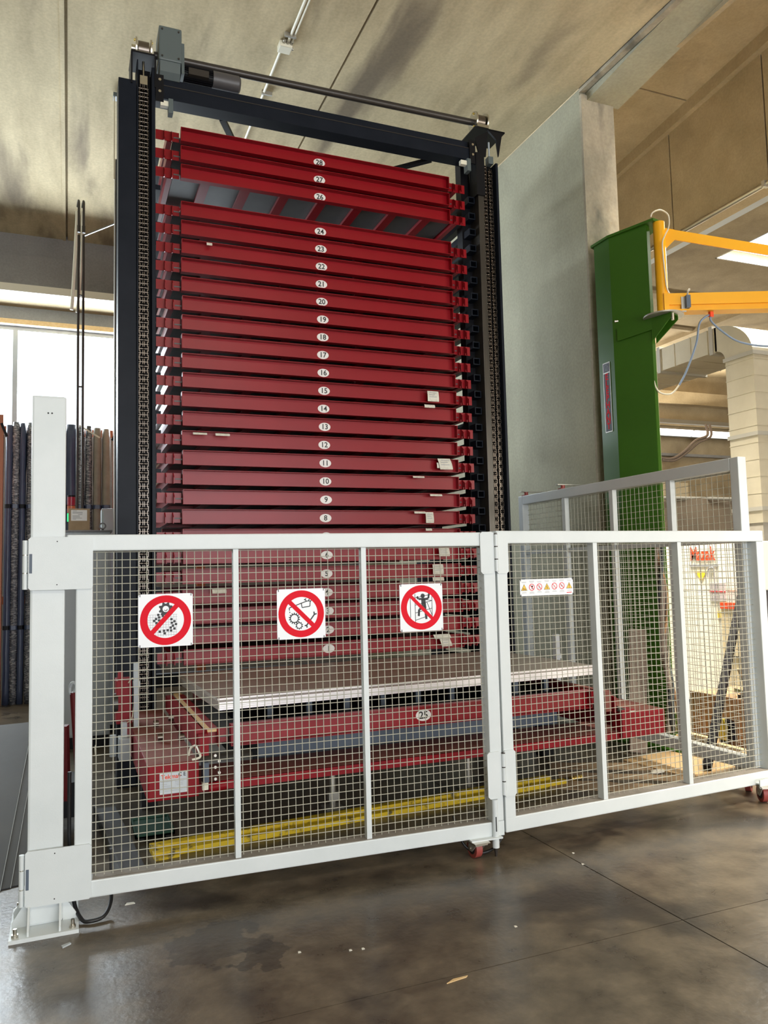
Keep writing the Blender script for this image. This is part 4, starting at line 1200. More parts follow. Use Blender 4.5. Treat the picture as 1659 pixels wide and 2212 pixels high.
SR = math.radians(2.6)
for k in range(5):
    e = empty('steel_sheet', (0.785 + (0.008 if k == 4 else random.uniform(-0.003, 0.003)), 4.47 + (0.065 if k == 4 else random.uniform(-0.004, 0.006)), 0.745 + 0.0115 * k), SR if k < 4 else SR * 0.9)
    lab = ['lowest flat steel sheet of the stack on tray twenty-five', 'second lowest flat steel sheet of the stack on tray twenty-five', 'middle flat steel sheet of the stack on tray twenty-five', 'second highest flat steel sheet of the stack on tray twenty-five', 'topmost brownish flat steel sheet, set back on the stack on tray twenty-five'][k]
    tag(e, lab, 'sheet', 'sheets stacked on tray twenty-five')
    Lx = 2.715 if k < 4 else 2.68
    MB().box(0.003, Lx - 0.003, 0.003, 1.30, 0.0, 0.0105).build('plate', M_SHEET, e)
    MB().box(0.0, Lx, 0.0, 0.003, 0.0, 0.0100).build('cut_edge', M_SHEETEDGE, e)

# ---------------------------------------------------------------- yellow floor strip and brass rod end
ys = thing('floor_guide_strip', 'worn yellow double floor strip behind the gate below the carriage', 'floor strip', (0.43, 4.44, 0), math.radians(4.5))
MB().box(0, 2.80, 0.0, 0.055, 0.0, 0.030, 0.004).build('front_strip', M_SAFETY, ys)
MB().box(0.0, 2.72, 0.075, 0.135, 0.0, 0.045, 0.004).build('rear_strip', M_SAFETY, ys)
MB().box(0.0, 0.13, -0.04, 0.0, 0.0, 0.014, 0.003).build('end_foot', M_SAFETY, ys)
b = MB()
for k in range(4):
    b.cyl((k * 0.026, 0, 0.02), (k * 0.026 + 0.02, 0, 0.02), 0.018, 12)
b.cyl((0, 0, 0.02), (0.10, 0, 0.02), 0.012, 10)
b = b.build('brass_fitting', M_BRASS)
b.location = (3.275, 4.70, 0)
b.rotation_euler = (0, 0, math.radians(3))
tag(b, 'small ribbed brass rod end beyond the right tip of the yellow strip', 'fitting')

# ================================================================ LEFT BACKGROUND
# cabinet, cardboard box, beacon, eyebolt
cb = thing('control_cabinet', 'grey electrical cabinet behind the gate post with a carton on top', 'cabinet', (-0.16, 7.55, 0))
MB().box(0.0, 0.515, 0.0, 0.45, 0.10, 1.925, 0.006).build('body', M_GREY, cb)
MB().box(0.01, 0.505, 0.01, 0.44, 0.0, 0.10).build('plinth', M_BLACK2, cb)
MB().box(0.02, 0.495, -0.012, 0.0, 0.12, 1.90, 0.004).build('door', M_GREY, cb)
MB().box(0.0, 0.53, -0.02, 0.46, 1.925, 1.940).build('top_edge', M_SHAFT, cb)
MB().box(0.10, 0.125, -0.022, -0.012, 1.05, 1.10).build('lock', M_INK, cb)
eb = MB().ring(0.45, 1.985, 0.020, 0.032, 0.10, 0.112, 20).cyl((0.45, 0.106, 1.94), (0.45, 0.106, 1.957), 0.012, 8).build('lifting_eye', M_SHAFT, cb)
bx = thing('cardboard_box', 'small brown cardboard box with white label on the grey cabinet', 'box', (-0.004, 7.60, 1.940))
MB().box(0, 0.182, 0, 0.14, 0, 0.202, 0.003).build('carton', M_CARD, bx)
lb = MB().box(0.022, 0.158, -0.0015, 0.0, 0.090, 0.188).build('shipping_label', M_LABEL, bx)
ln = MB()
for q, (a, b_) in enumerate(((0.034, 0.070), (0.034, 0.120), (0.034, 0.120), (0.082, 0.118), (0.034, 0.096), (0.034, 0.096), (0.034, 0.114), (0.034, 0.065))):
    ln.box(a, b_, -0.0021, -0.0014, 0.178 - q * 0.0108, 0.1805 - q * 0.0108)
ln.build('print_lines', M_INK, lb)
bc = thing('signal_beacon', 'stacked signal light with red top and glowing green lens beside the carton', 'beacon', (0.020, 7.85, 1.940))
MB().cyl((0, 0, 0), (0, 0, 0.10), 0.022, 14).build('base', M_BLACK2, bc)
MB().cyl((0, 0, 0.10), (0, 0, 0.175), 0.036, 18).build('green_lens', M_LEDG, bc)
MB().cyl((0, 0, 0.18), (0, 0, 0.245), 0.036, 18).build('orange_lens', M_LENSO, bc)
MB().cyl((0, 0, 0.25), (0, 0, 0.33), 0.036, 18).build('red_lens', M_LENSR, bc)
MB().cyl((0, 0, 0.33), (0, 0, 0.345), 0.037, 18).build('cap', M_BLACK2, bc)
p2 = thing('wall_panel_cabinet', 'second narrow light-grey cabinet standing beyond the carton', 'cabinet', (0.30, 8.15, 0))
MB().box(0, 0.30, 0, 0.30, 0.08, 2.19, 0.005).build('body', M_GREY, p2)
MB().box(0.01, 0.29, 0.01, 0.29, 0.0, 0.08).build('plinth', M_BLACK2, p2)
MB().box(0.015, 0.285, -0.010, 0.0, 0.10, 2.16, 0.003).build('door', M_GREY, p2)

# twin riser pipes with drooping cream hoses
rs = thing('riser_pipes', 'pair of thin dark steel pipes rising behind the cabinet with cream hoses', 'pipes', (0.072, 7.62, 0))
for dx, zt in ((0.0, 5.10), (0.046, 5.105)):
    MB().cyl((dx, 0.50 if dx < 0 else 0.47, 1.0), (dx, 0.47, zt - 0.18), 0.0125, 10).build('pipe', M_SHAFT, rs)
    MB().cyl((dx, 0.47, 4.95), (dx, 0.47, 5.02), 0.0165, 10).build('coupling', M_SHAFT, rs)
    MB().tube([(dx, 0.47, 5.0), (dx, 0.47, 5.18), (dx, 0.485, 5.27), (dx - 0.004, 0.53, 5.30), (dx - 0.01, 0.58, 5.26)], 0.012, 8).build('bend', M_SHAFT, rs)
for z in (4.30, 3.38, 2.6):
    MB().box(-0.01, 0.056, 0.46, 0.48, z, z + 0.012).build('spacer', M_SHAFT, rs)
MB().bar((0.046, 0.47, 4.92), (0.33, -0.10, 4.85), 0.012, 0.012).build('strut', M_SHAFT, rs)
MB().tube([(-0.012, 0.59, 5.22), (-0.030, 0.62, 4.8), (-0.052, 0.66, 4.35), (-0.06, 0.68, 4.22)], 0.017, 10).build('hose', M_CREAM, rs)
MB().tube([(0.034, 0.59, 5.22), (0.030, 0.62, 4.8), (0.018, 0.66, 4.5), (-0.012, 0.68, 4.20)], 0.012, 10).build('hose', M_CREAM, rs)

# rack with wrapped profile bundles standing against the back wall
rk = thing('profile_rack', 'orange upright rack that the wrapped profile bundles lean against', 'rack', (-0.95, 11.08, 0))
for x in (-0.95, 0.09, 1.47, 2.6):
    MB().box(x, x + 0.11, -0.62 if x in (0.09, 1.47) else -0.1, -0.50 if x in (0.09, 1.47) else 0.0, 0, 3.53).build('upright', M_COPPER, rk)
MB().box(-0.95, 2.7, -0.02, 0.0, 3.40, 3.50).build('crossbar', M_COPPER, rk)
MB().box(-0.95, 2.7, -0.02, 0.0, 1.2, 1.30).build('crossbar', M_COPPER, rk)
for x in (0.24, 1.46):
    MB().bar((x, -0.64, 3.26), (x - 0.06 if x < 1 else x + 0.06, -0.64, 3.42), 0.03, 0.03).build('arm', M_BLACK2, rk)
specs = [(-0.70, 0.085, 'dark', 3.46, 'dark blue profile bundle at the far left beside the orange rack post'),
         (-0.622, 0.095, 'foil', 3.50, 'foil-wrapped profile bundle left of the gate post'),
         (-0.545, 0.075, 'dark', 3.49, 'dark profile bundle just left of the post, right of the first foil roll'),
         (-0.44, 0.12, 'foil', 3.50, 'foil-wrapped profile bundle half hidden by the gate post'),
         (-0.29, 0.15, 'dark', 3.51, 'dark profile bundle whose top shows over the gate post'),
         (-0.135, 0.13, 'foil', 3.50, 'foil-wrapped bundle behind the gate post at its right half'),
         (0.02, 0.13, 'dark', 3.50, 'dark blue bundle just right of the gate post'),
         (0.14, 0.085, 'foil', 3.48, 'foil-wrapped bundle behind the left riser pipe'),
         (0.235, 0.085, 'foil', 3.49, 'foil-wrapped bundle right of the riser pipes'),
         (0.34, 0.10, 'taupe', 3.47, 'left one of two taupe profile bundles right of the riser pipes'),
         (0.45, 0.10, 'taupe', 3.46, 'right one of two taupe profile bundles next to the tower')]
for (x, w, kd, h, lab) in specs:
    e = thing('profile_bundle', lab, 'bundle', (x, 10.66, 0), 0, 'profile bundles on the rack')
    mt_ = {'dark': M_PROFILE, 'foil': M_FOIL, 'taupe': M_TAUPE}[kd]
    q = MB()
    n = 10
    ring = []
    for i in range(n):
        a = 2 * PI * i / n
        ring.append((w * 0.52 * math.copysign(abs(math.cos(a)) ** 0.6, math.cos(a)), 0.10 * math.copysign(abs(math.sin(a)) ** 0.6, math.sin(a))))
    lev = 22
    vs = []
    for k in range(lev + 1):
        z = h * k / lev
        s = 1.0 + (random.uniform(-0.05, 0.05) if kd == 'foil' else random.uniform(-0.012, 0.012))
        lean = 0.16 * z / h
        if k == lev: s *= 0.86
        for (a, b_) in ring:
            vs.append((a * s + random.uniform(-0.004, 0.004), b_ * s + lean, z))
    fs = [tuple(range(n - 1, -1, -1)), tuple(range(lev * n, lev * n + n))]
    for k in range(lev):
        for i in range(n):
            j = (i + 1) % n
            fs.append((k * n + i, k * n + j, (k + 1) * n + j, (k + 1) * n + i))
    q.add(vs, fs, True)
    q.build('wrapped_body', mt_, e)
    for zz in (0.9, 2.4):
        st = MB()
        ln_ = 0.16 * zz / h
        o_ = [(a * 1.08, b_ * 1.08 + ln_) for (a, b_) in ring]
        st.prism(o_, (zz, zz + 0.05), 'z')
        st.build('strap', M_PROFILE if kd != 'dark' else M_BLACK2, e)
# bright drawn-out tie on the bundles
t_ = MB().bar((0.115, 10.52, 3.45), (0.36, 10.5, 3.30), 0.012, 0.02).build('packing_strip', M_CREAM)
tag(t_, 'thin pale packing strip slanting across the bundle tops', 'strip')

# pallet truck with red handle behind the post gap
pt = thing('pallet_truck', 'red-handled pallet truck half hidden behind the gate post', 'pallet truck', (0.0, 5.05, 0))
MB().tube([(0.012, 0.0, 0.86), (0.024, -0.01, 0.885), (0.040, -0.01, 0.88), (0.046, 0.0, 0.85), (0.03, 0.0, 0.82), (0.012, 0.0, 0.83), (0.012, 0.0, 0.86)], 0.010, 8).build('grip', M_GREY, pt)
MB().cyl((0.028, 0.0, 0.83), (0.065, 0.10, 0.25), 0.017, 12).build('handle', M_DARKRED, pt)
MB().bar((-0.012, 0.0, 0.64), (0.0, 0.04, 0.20), 0.03, 0.05).build('strut', M_DARKRED, pt)
MB().box(-0.10, 0.14, 0.02, 0.30, 0.10, 0.30).build('hydraulic_body', M_BLACK2, pt)
for x in (-0.07, 0.09):
    MB().box(x - 0.04, x + 0.04, 0.3, 1.2, 0.06, 0.11).build('fork', M_GEAR, pt)
    MB().cyl((x - 0.03, 0.10, 0.06), (x + 0.03, 0.10, 0.06), 0.06, 16).build('wheel', M_RUBBER, pt)

# sheets leaning at the left edge
for k, (dx, lab) in enumerate(((0.0, 'outer dark steel sheet leaning low at the left edge behind the post'), (0.045, 'second dark steel sheet leaning just behind the outer one at left'), (0.12, 'third dark steel sheet leaning closest to the gate post'))):
    e = thing('leaning_sheet', lab, 'sheet', (-0.30 + dx, 4.32 + 0.02 * k, 0), 0, 'leaning sheets at left')
    lean = 0.17
    q = MB()
    a = [(-1.3, -0.15, 0), (0, 0, 0), (lean * 0.5, 1.45, 0.55), (-1.25, 1.30, 0.55)]
    nrm = (Vector(a[1]) - Vector(a[0])).cross(Vector(a[3]) - Vector(a[0])).normalized() * 0.006
    vs = [Vector(p) for p in a] + [Vector(p) - nrm for p in a]
    for v in vs: v.z += 0.006
    q.add(vs, [(0, 1, 2, 3), (7, 6, 5, 4), (0, 4, 5, 1), (1, 5, 6, 2), (2, 6, 7, 3), (3, 7, 4, 0)])
    q.build('plate', M_DKSHEET, e)
    MB().bar(Vector(a[1]) + Vector((0.003, 0, 0.004)), Vector(a[2]) + Vector((0.003, 0, 0.004)), 0.003, 0.005).build('cut_edge', M_GREY, e)
rp = thing('support_stand', 'low dark stand that the leaning sheets rest on', 'stand', (-0.75, 5.80, 0))
MB().box(-0.8, 0.45, 0, 0.08, 0.44, 0.52).build('crossbar', M_BLACK2, rp)
for x in (-0.78, 0.37):
    MB().box(x, x + 0.07, 0, 0.07, 0, 0.44).build('leg', M_BLACK2, rp)
# grey ramp plates on the floor behind the mesh, green tray
e = thing('floor_channel', 'grey steel channel lying on the floor behind the gate at left', 'channel', (0.28, 4.15, 0), math.radians(4))
MB().box(-0.02, 0.10, 0.0, 1.3, 0, 0.03).build('web', M_DKSHEET, e)
MB().box(-0.03, -0.02, 0.0, 1.3, 0, 0.06).build('flange', M_DKSHEET, e)
e = thing('green_drip_tray', 'small dark green drip tray under the left end box', 'tray', (0.36, 4.75, 0))
MB().box(0, 0.22, 0, 0.35, 0.02, 0.03).box(0, 0.22, 0, 0.01, 0.02, 0.042).box(0, 0.01, 0, 0.35, 0.02, 0.042).box(0.21, 0.22, 0, 0.35, 0.02, 0.042).box(0, 0.22, 0.34, 0.35, 0.02, 0.042).build('pan', mat('dark_green_plastic', (0.006, 0.06, 0.032), 0.5), e)
for x in (0.02, 0.17):
    MB().box(x, x + 0.03, 0.02, 0.30, 0, 0.02).build('foot', M_RUBBER, e)

# ================================================================ JIB CRANE
cr = thing('jib_crane', 'green column jib crane with yellow boom beside the concrete pillar', 'crane', (0, 0, 0))
P0, P1, P2 = Vector((4.465, 5.70)), Vector((4.467, 5.49)), Vector((4.593, 5.152))
dd = (P2 - P1).normalized()
nn = Vector((-dd.y, dd.x))
if nn.x < 0: nn = -nn
P2b = P2 + nn * 0.055
P1b = P1 + nn * 0.30 + Vector((0.06, 0.02))
P0b = P0 + nn * 0.26
poly = [tuple(P0), tuple(P1), tuple(P2), tuple(P2b), tuple(P1b), tuple(P0b)]
MB().prism(poly, (0.02, 4.43), 'z').build('column', M_GREEN, cr)
MB().prism([tuple(P2 + nn * 0.003 + dd * 0.001), tuple(P2 + nn * 0.003 + dd * 0.004), tuple(P2b + dd * 0.004), tuple(P2b + dd * 0.001)], (0.03, 4.41), 'z').build('face_plate', M_GREEN, cr)
MB().prism([tuple(P2b + nn * 0.0005), tuple(P2b + nn * 0.012), tuple(P2b + nn * 0.012 - dd * 0.10), tuple(P2b - dd * 0.10)], (0.3, 3.40), 'z').build('edge_strip', M_LITGREEN, cr)  # pale colour paints the light caught along the column's right edge
cap = [tuple(P0 + Vector((-0.02, 0.02))), tuple(P1 + Vector((-0.02, 0))), tuple(P2 - nn * 0.03 + dd * 0.085), tuple(P2 + nn * 0.125 + dd * 0.105), tuple(P1b + nn * 0.02), tuple(P0b + Vector((0, 0.03)))]
MB().prism(cap, (4.43, 4.452), 'z').build('cap_plate', M_GREEN, cr)
# base plate and gussets
MB().prism([tuple(P0 + Vector((-0.16, 0.08))), tuple(P2 + dd * 0.12 - nn * 0.14), tuple(P2 + dd * 0.08 + nn * 0.14), tuple(P0b + Vector((0.10, 0.10)))], (0.0, 0.022), 'z').build('base_plate', M_GREEN, cr)
for q in (0.1, 0.5, 0.9):
    p = P2b - dd * 0.36 * q
    MB().prism([tuple(p), tuple(p + dd * 0.012), tuple(p + dd * 0.012 + nn * 0.16), tuple(p + nn * 0.16)], (0.022, 0.26), 'z').build('base_gusset', M_GREEN, cr)
# bracket shelf
zb = 3.60
mid = P2 + nn * 0.03 + dd * 0.20
sh = [tuple(P1 - nn * 0.010 + dd * 0.08), tuple(P2 - nn * 0.012 + dd * 0.03), tuple(mid - nn * 0.06), tuple(mid + nn * 0.06), tuple(P2b + nn * 0.04 + dd * 0.02), tuple(P1b + dd * 0.05)]
MB().prism(sh, (zb - 0.012, zb), 'z').build('bracket_shelf', M_GREEN, cr)


def web(pa, pb, za0, za1, zb0, zb1, th=0.010):
    pa = Vector(pa); pb = Vector(pb)
    d = (pb - pa).normalized(); n = Vector((-d.y, d.x)) * th / 2
    vs = []
    for s in (1, -1):
        vs += [(pa.x + n.x * s, pa.y + n.y * s, za0), (pb.x + n.x * s, pb.y + n.y * s, zb0), (pb.x + n.x * s, pb.y + n.y * s, zb1), (pa.x + n.x * s, pa.y + n.y * s, za1)]
    return MB().add(vs, [(0, 1, 2, 3), (7, 6, 5, 4), (0, 4, 5, 1), (1, 5, 6, 2), (2, 6, 7, 3), (3, 7, 4, 0)])


web(P1 - nn * 0.012 + dd * 0.05, P2 - nn * 0.012 + dd * 0.04, zb - 0.125, zb - 0.012, zb - 0.10, zb - 0.012).build('bracket_web', M_GREEN, cr)
web(P2 - nn * 0.012 + dd * 0.02, mid - nn * 0.06, zb - 0.20, zb - 0.012, zb - 0.04, zb - 0.012).build('bracket_web', M_GREEN, cr)
web(P2b + nn * 0.03, mid + nn * 0.06, zb - 0.20, zb - 0.012, zb - 0.04, zb - 0.012).build('bracket_web', M_GREEN, cr)
pp = P2 + dd * 0.09 + nn * 0.055      # mast axis
MB().cyl((pp.x, pp.y, zb), (pp.x, pp.y, zb + 0.012), 0.165, 28).build('slewing_disc', M_GALVD, cr)
MB().cyl((pp.x - 0.03, pp.y - 0.14, zb - 0.07), (pp.x - 0.03, pp.y - 0.14, zb - 0.012), 0.013, 10).build('bolt', M_STEEL, cr)
MB().cyl((P1.x - 0.001, P1.y - 0.03, 3.66), (P1.x + 0.025, P1.y - 0.045, 3.66), 0.012, 10).build('bolt', M_STEEL, cr)
MB().cyl((pp.x, pp.y, zb + 0.012), (pp.x, pp.y, 4.43), 0.048, 24).build('mast_tube', M_YELLOW, cr)
ax = Vector((0.926, -0.377))


def B3(t_, off, z):
    q = pp + ax * t_ + Vector((0.377, 0.926)) * off
    return (q.x, q.y, z)


za, zt = 3.635, 3.790
b = MB()
b.bar(B3(0.02, 0, zt - 0.045), B3(3.2, 0, zt - 0.045), 0.10, 0.09)
b.bar(B3(0.02, 0, za + 0.035), B3(3.2, 0, za + 0.035), 0.075, 0.05)
b.bar(B3(0.02, 0, za + 0.008), B3(3.2, 0, za + 0.008), 0.12, 0.014)
b.bar(B3(0.02, 0, za + 0.060), B3(3.2, 0, za + 0.060), 0.112, 0.010)
b.build('boom', M_YELLOW, cr)
MB().bar(B3(-0.01, 0, (za + zt) / 2), B3(0.03, 0, (za + zt) / 2), 0.13, zt - za).build('boom_end_plate', M_YELLOW, cr)
MB().bar(B3(0.10, 0, 4.325), B3(3.2, 0, 3.72), 0.012, 0.085).build('tie_bar', M_YELLOW, cr)
gs = []
for s in (-0.006, 0.006):
    gs += [B3(0.03, s, 4.385), B3(0.13, s, 4.365), B3(0.13, s, 4.275), B3(0.03, s, 4.18)]
MB().add(gs, [(0, 1, 2, 3), (7, 6, 5, 4), (0, 4, 5, 1), (1, 5, 6, 2), (2, 6, 7, 3), (3, 7, 4, 0)]).build('tie_gusset', M_YELLOW, cr)
ls = MB().bar(B3(0.165, -0.075, 3.705), B3(0.20, -0.075, 3.705), 0.045, 0.105).build('limit_switch', M_BLUEGREY, cr)
MB().bar(B3(0.135, -0.056, 3.69), B3(0.175, -0.056, 3.69), 0.006, 0.13).build('switch_plate', M_GALVD, ls)
MB().tube([B3(0.185, -0.075, 3.755), B3(0.188, -0.075, 3.79), B3(0.205, -0.075, 3.815)], 0.008, 8).build('gland', M_GALVD, ls)
# cable that loops over the cap and down to the boom
tag(MB().tube([(4.57, 5.06, 4.452), (4.585, 5.05, 4.49), (4.64, 5.02, 4.508), (4.70, 5.0, 4.47), (4.706, 4.995, 4.40), (4.695, 5.0, 4.34), (4.665, 5.01, 4.28), (4.643, 5.02, 4.20), (4.660, 5.025, 3.95), (4.670, 5.025, 3.84), (4.70, 5.03, 3.79)], 0.006, 8).build('power_cable', M_WHITECABLE), 'thin pale cable looping over the crane cap down to the boom', 'cable')
# festoon cable with red clip
fe = thing('festoon_cable', 'blue-grey cable hung from a red clip under the yellow boom', 'cable', (0, 0, 0))
c0 = B3(0.405, 0, 3.615)
MB().tube([(4.60, 5.16, 3.08), (4.615, 5.15, 3.00), (4.66, 5.14, 2.955), (4.74, 5.11, 2.95), (4.80, 5.08, 3.02)], 0.007, 8).build('pale_loop', M_WHITECABLE, fe)
MB().tube([(4.80, 5.08, 3.02), (4.86, 5.05, 3.14), (4.935, 5.0, 3.37), (4.965, 4.975, 3.55), (c0[0], c0[1], c0[2]), (5.05, 4.94, 3.565), (5.14, 4.91, 3.47), (5.28, 4.86, 3.375), (5.50, 4.775, 3.335), (5.75, 4.68, 3.36), (5.95, 4.60, 3.60)], 0.0085, 8).build('cable', M_BLUECABLE, fe)
MB().box(c0[0] - 0.018, c0[0] + 0.018, c0[1] - 0.012, c0[1] + 0.012, c0[2] - 0.022, c0[2] + 0.022).build('clip', M_ORANGE, fe)
# maker's plate with vertical red letters
sp = MB().prism([(5.645, 2.692), (5.548, 2.692), (5.548, 3.323), (5.645, 3.323)], (-0.0025, 0.0), 'x').build('maker_plate', M_GALVD, cr)
sp.location = (4.4635, 0, 0)
MB().prism([(5.638, 2.700), (5.555, 2.700), (5.555, 3.225), (5.638, 3.225)], (-0.0035, -0.002), 'x').build('black_field', M_INK, sp)
MB().prism([(5.638, 3.235), (5.555, 3.235), (5.555, 3.315), (5.638, 3.315)], (-0.0035, -0.002), 'x').build('emblem_field', mat('plum_black', (0.02, 0.008, 0.02), 0.4), sp)
em = MB()
for (a, b_, c, d) in ((5.622, 3.300, 5.600, 3.250), (5.600, 3.250, 5.575, 3.300), (5.575, 3.300, 5.568, 3.262), (5.622, 3.300, 5.585, 3.300)):
    em.bar((-0.0038, a, b_), (-0.0038, c, d), 0.006, 0.0008, up=(1, 0, 0))
em.build('emblem_lines', M_GEAR, sp)
for k, ch in enumerate('ELEPHANT'):
    text(ch, 0.078, (-0.0042, 5.5965, 3.19 - k * 0.0635), sp, M_SIGNRED, 'letter', rot=(PI / 2, 0, -PI / 2), bold=0.003, sx=1.0)

# cable bundle and weathered plank at the crane foot
cbn = thing('cable_bundle', 'tangle of brown and black cables hanging beside the green column', 'cables', (0, 0, 0))
for k, (mm, r_) in enumerate(((M_OLDWOOD, 0.022), (M_RUBBER, 0.012), (M_OLDWOOD, 0.014), (M_RUBBER, 0.010), (M_GEAR, 0.008), (M_WHITECABLE, 0.006), (M_PLY, 0.012))):
    pts = []
    for q in range(9):
        z = 1.68 - q * 0.19
        pts.append((4.465 + 0.026 * math.sin(q * 1.3 + k * 1.9) + 0.012 * k * (q / 9) - 0.02 + (0.03 if q > 5 else 0), 5.03 + 0.02 * math.cos(q + k * 2.2), max(z, 0.03 + 0.01 * k)))
    MB().tube(pts, r_, 7, 4).build('cable', mm, cbn)
e = thing('weathered_plank', 'grey-brown plank leaning upright against the green column', 'plank', (4.31, 5.20, 0), math.radians(-12))
MB().bar((-0.045, -0.04, 0.0), (0.075, 0.10, 0.97), 0.15, 0.03, up=(0.0, -1, 0.15)).build('board', M_OLDWOOD, e)

# ================================================================ RIGHT BAY GOODS
# white machine with red lettering
mz = thing('laser_machine', 'white machine cabinet with red lettering behind the right gate leaf', 'machine', (6.2, 0, 0))
MB().box(0.0, 1.4, 6.05, 7.35, 0.06, 1.22, 0.01).build('lower_body', M_MACH, mz)
MB().box(0.0, 1.4, 5.93, 7.35, 1.22, 1.72, 0.01).build('upper_body', M_MACH, mz)
MB().box(0.1, 1.3, 6.2, 7.25, 0.0, 0.06).build('plinth', M_BLACK2, mz)
MB().box(0.25, 1.3, 5.95, 6.045, 0.5, 1.21).build('dark_recess', M_FAN, mz)
MB().cyl((-0.02, 7.30, 0.1), (-0.02, 7.30, 1.45), 0.06, 16).build('corner_post', M_SIGNWHITE, mz)
text('Mazak', 0.20, (-0.006, 6.36, 1.60), mz, M_ORANGE, rot=(PI / 2, 0, -PI / 2), bold=0.006, sx=0.68)
MB().box(-0.006, 0.0, 6.15, 6.54, 1.470, 1.492).build('grey_stripe', M_GREYINK, mz)
MB().prism([(6.47, 1.42), (6.31, 1.42), (6.39, 1.32)], (-0.006, 0.0), 'x').build('warning_sticker', M_WARN, mz)
MB().box(-0.006, 0, 6.07, 6.28, 1.12, 1.30).build('notice_sticker', mat('lilac_notice', (0.50, 0.47, 0.50), 0.5), mz)
MB().box(-0.008, -0.005, 6.07, 6.28, 1.205, 1.22).build('notice_line', M_SIGNRED, mz)
MB().box(-0.006, 0, 6.065, 6.19, 0.94, 1.01).build('yellow_label', M_WARN, mz)
MB().tube([(-0.012, 6.29, 1.36), (-0.012, 6.28, 1.44), (-0.012, 6.24, 1.46), (-0.012, 6.20, 1.42), (-0.012, 6.21, 1.05)], 0.006, 6).build('hook_hose', M_GREYINK, mz)
MB().box(-0.09, -0.02, 7.0, 7.1, 1.05, 1.20).build('green_tag', M_LIME, mz)
MB().tube([(-0.03, 7.05, 1.68), (-0.04, 6.92, 1.55), (-0.04, 6.95, 1.35), (-0.05, 7.05, 1.20)], 0.008, 6).build('loop_cord', M_COPPER, mz)
gu = thing('machine_guard', 'beige angled guard with red caps standing right of the white machine', 'guard', (6.10, 5.55, 0))
MB().prism([(0.50, 0.08), (0.0, 0.08), (0.08, 0.60), (0.24, 1.05), (0.50, 1.05)], (0.0, 0.03), 'x').build('panel', M_BEIGE, gu)
MB().box(-0.01, 0.05, 0.20, 0.50, 1.05, 1.11).build('red_cap', M_ORANGE, gu)
MB().box(-0.012, 0.0, 0.04, 0.46, 0.58, 0.59).build('seam', M_SHAFT, gu)
for y in (0.03, 0.44):
    MB().box(0, 0.03, y, y + 0.05, 0, 0.08).build('foot', M_BLACK2, gu)
# plywood crate
pc = thing('plywood_crate', 'brown plywood crate standing behind the right gate leaf', 'crate', (4.84, 4.585, 0))
MB().box(0.0, 0.012, 0, 0.60, 0.03, 0.43).build('side_panel', M_PLY, pc)
MB().box(0.012, 0.52, 0, 0.012, 0.03, 0.43).build('end_panel', M_PLY, pc)
MB().box(0.012, 0.52, 0.588, 0.60, 0.03, 0.43).build('end_panel', M_PLY, pc)
MB().box(0.508, 0.52, 0.012, 0.588, 0.03, 0.43).build('side_panel', M_PLY, pc)
MB().box(-0.004, 0.524, -0.004, 0.604, 0.43, 0.442).build('lid', M_PLY, pc)
for y in (0.02, 0.50):
    MB().box(0, 0.52, y, y + 0.08, 0, 0.03).build('skid', M_LUMBER, pc)
oc = thing('yellow_block', 'olive-yellow octagonal block with black side leaning on the crate', 'block', (4.825, 4.83, 0.115))
MB().prism([(-0.06, 0.0), (0.045, 0.0), (0.085, 0.05), (0.085, 0.12), (0.05, 0.16), (-0.04, 0.16), (-0.075, 0.11)], (-0.035, 0.0), 'x').build('face', M_OLIVE, oc)
MB().prism([(-0.12, 0.01), (-0.065, 0.0), (-0.078, 0.11), (-0.045, 0.16), (-0.105, 0.15)], (-0.03, 0.012), 'x').build('dark_side', M_BLACK2, oc)
MB().box(-0.03, -0.005, -0.05, 0.05, -0.115, 0.0).build('stalk', M_BLACK2, oc)
# dark tool on the crate lid
tl = thing('clamp_tool', 'small dark and chrome clamp lying on the crate lid', 'tool', (4.92, 4.66, 0.442))
MB().box(-0.05, 0.05, -0.03, 0.05, 0, 0.03).build('body', M_SHAFT, tl)
MB().bar((0.0, -0.03, 0.04), (0.02, 0.14, 0.05), 0.02, 0.03).build('jaw', M_STEEL, tl)
tp = thing('folded_card', 'leaning pale wood offcut standing on the crate lid', 'board', (4.95, 4.72, 0.442))
MB().prism([(-0.09, 0.0), (-0.05, 0.0), (-0.04, 0.22), (0.06, 0.22)], (0.0, 0.012), 'x').build('board', M_LUMBER, tp)
# leaning black bar
bb = MB().bar((4.27, 4.45, 0.036), (5.50, 5.22, 1.20), 0.055, 0.055)
bb = bb.build('leaning_bar', mat('matt_black_steel', (0.012, 0.011, 0.013), 0.75, spec=0.1))
tag(bb, 'long black steel bar leaning diagonally behind the right gate leaf', 'bar')
# lumber strips on a grey beam
lm = thing('lumber_strip', 'pale pine strip lying along the foot of the crate, longer one', 'lumber', (4.72, 4.55, 0.06))
MB().box(0, 0.055, 0.0, 0.62, 0, 0.035).build('strip', M_LUMBER, lm)
lm = thing('lumber_strip', 'short pine strip lying on top beside the crate', 'lumber', (4.70, 4.80, 0.097))
MB().box(0, 0.05, 0, 0.36, 0, 0.03).build('strip', M_LUMBER, lm)
lm = thing('lumber_strip', 'pine strip farther back beside the green column base', 'lumber', (4.66, 5.20, 0.06), math.radians(6))
MB().box(0, 0.055, 0.0, 0.45, 0, 0.03).build('strip', M_LUMBER, lm)
gb = thing('grey_floor_beam', 'grey steel beam on the floor carrying the pine strips', 'beam', (4.64, 4.40, 0))
MB().box(0, 0.14, 0, 1.0, 0, 0.012).box(0.0, 0.14, 0, 1.0, 0.048, 0.06).box(0.064, 0.076, 0, 1.0, 0.012, 0.048).build('profile', M_DKSHEET, gb)
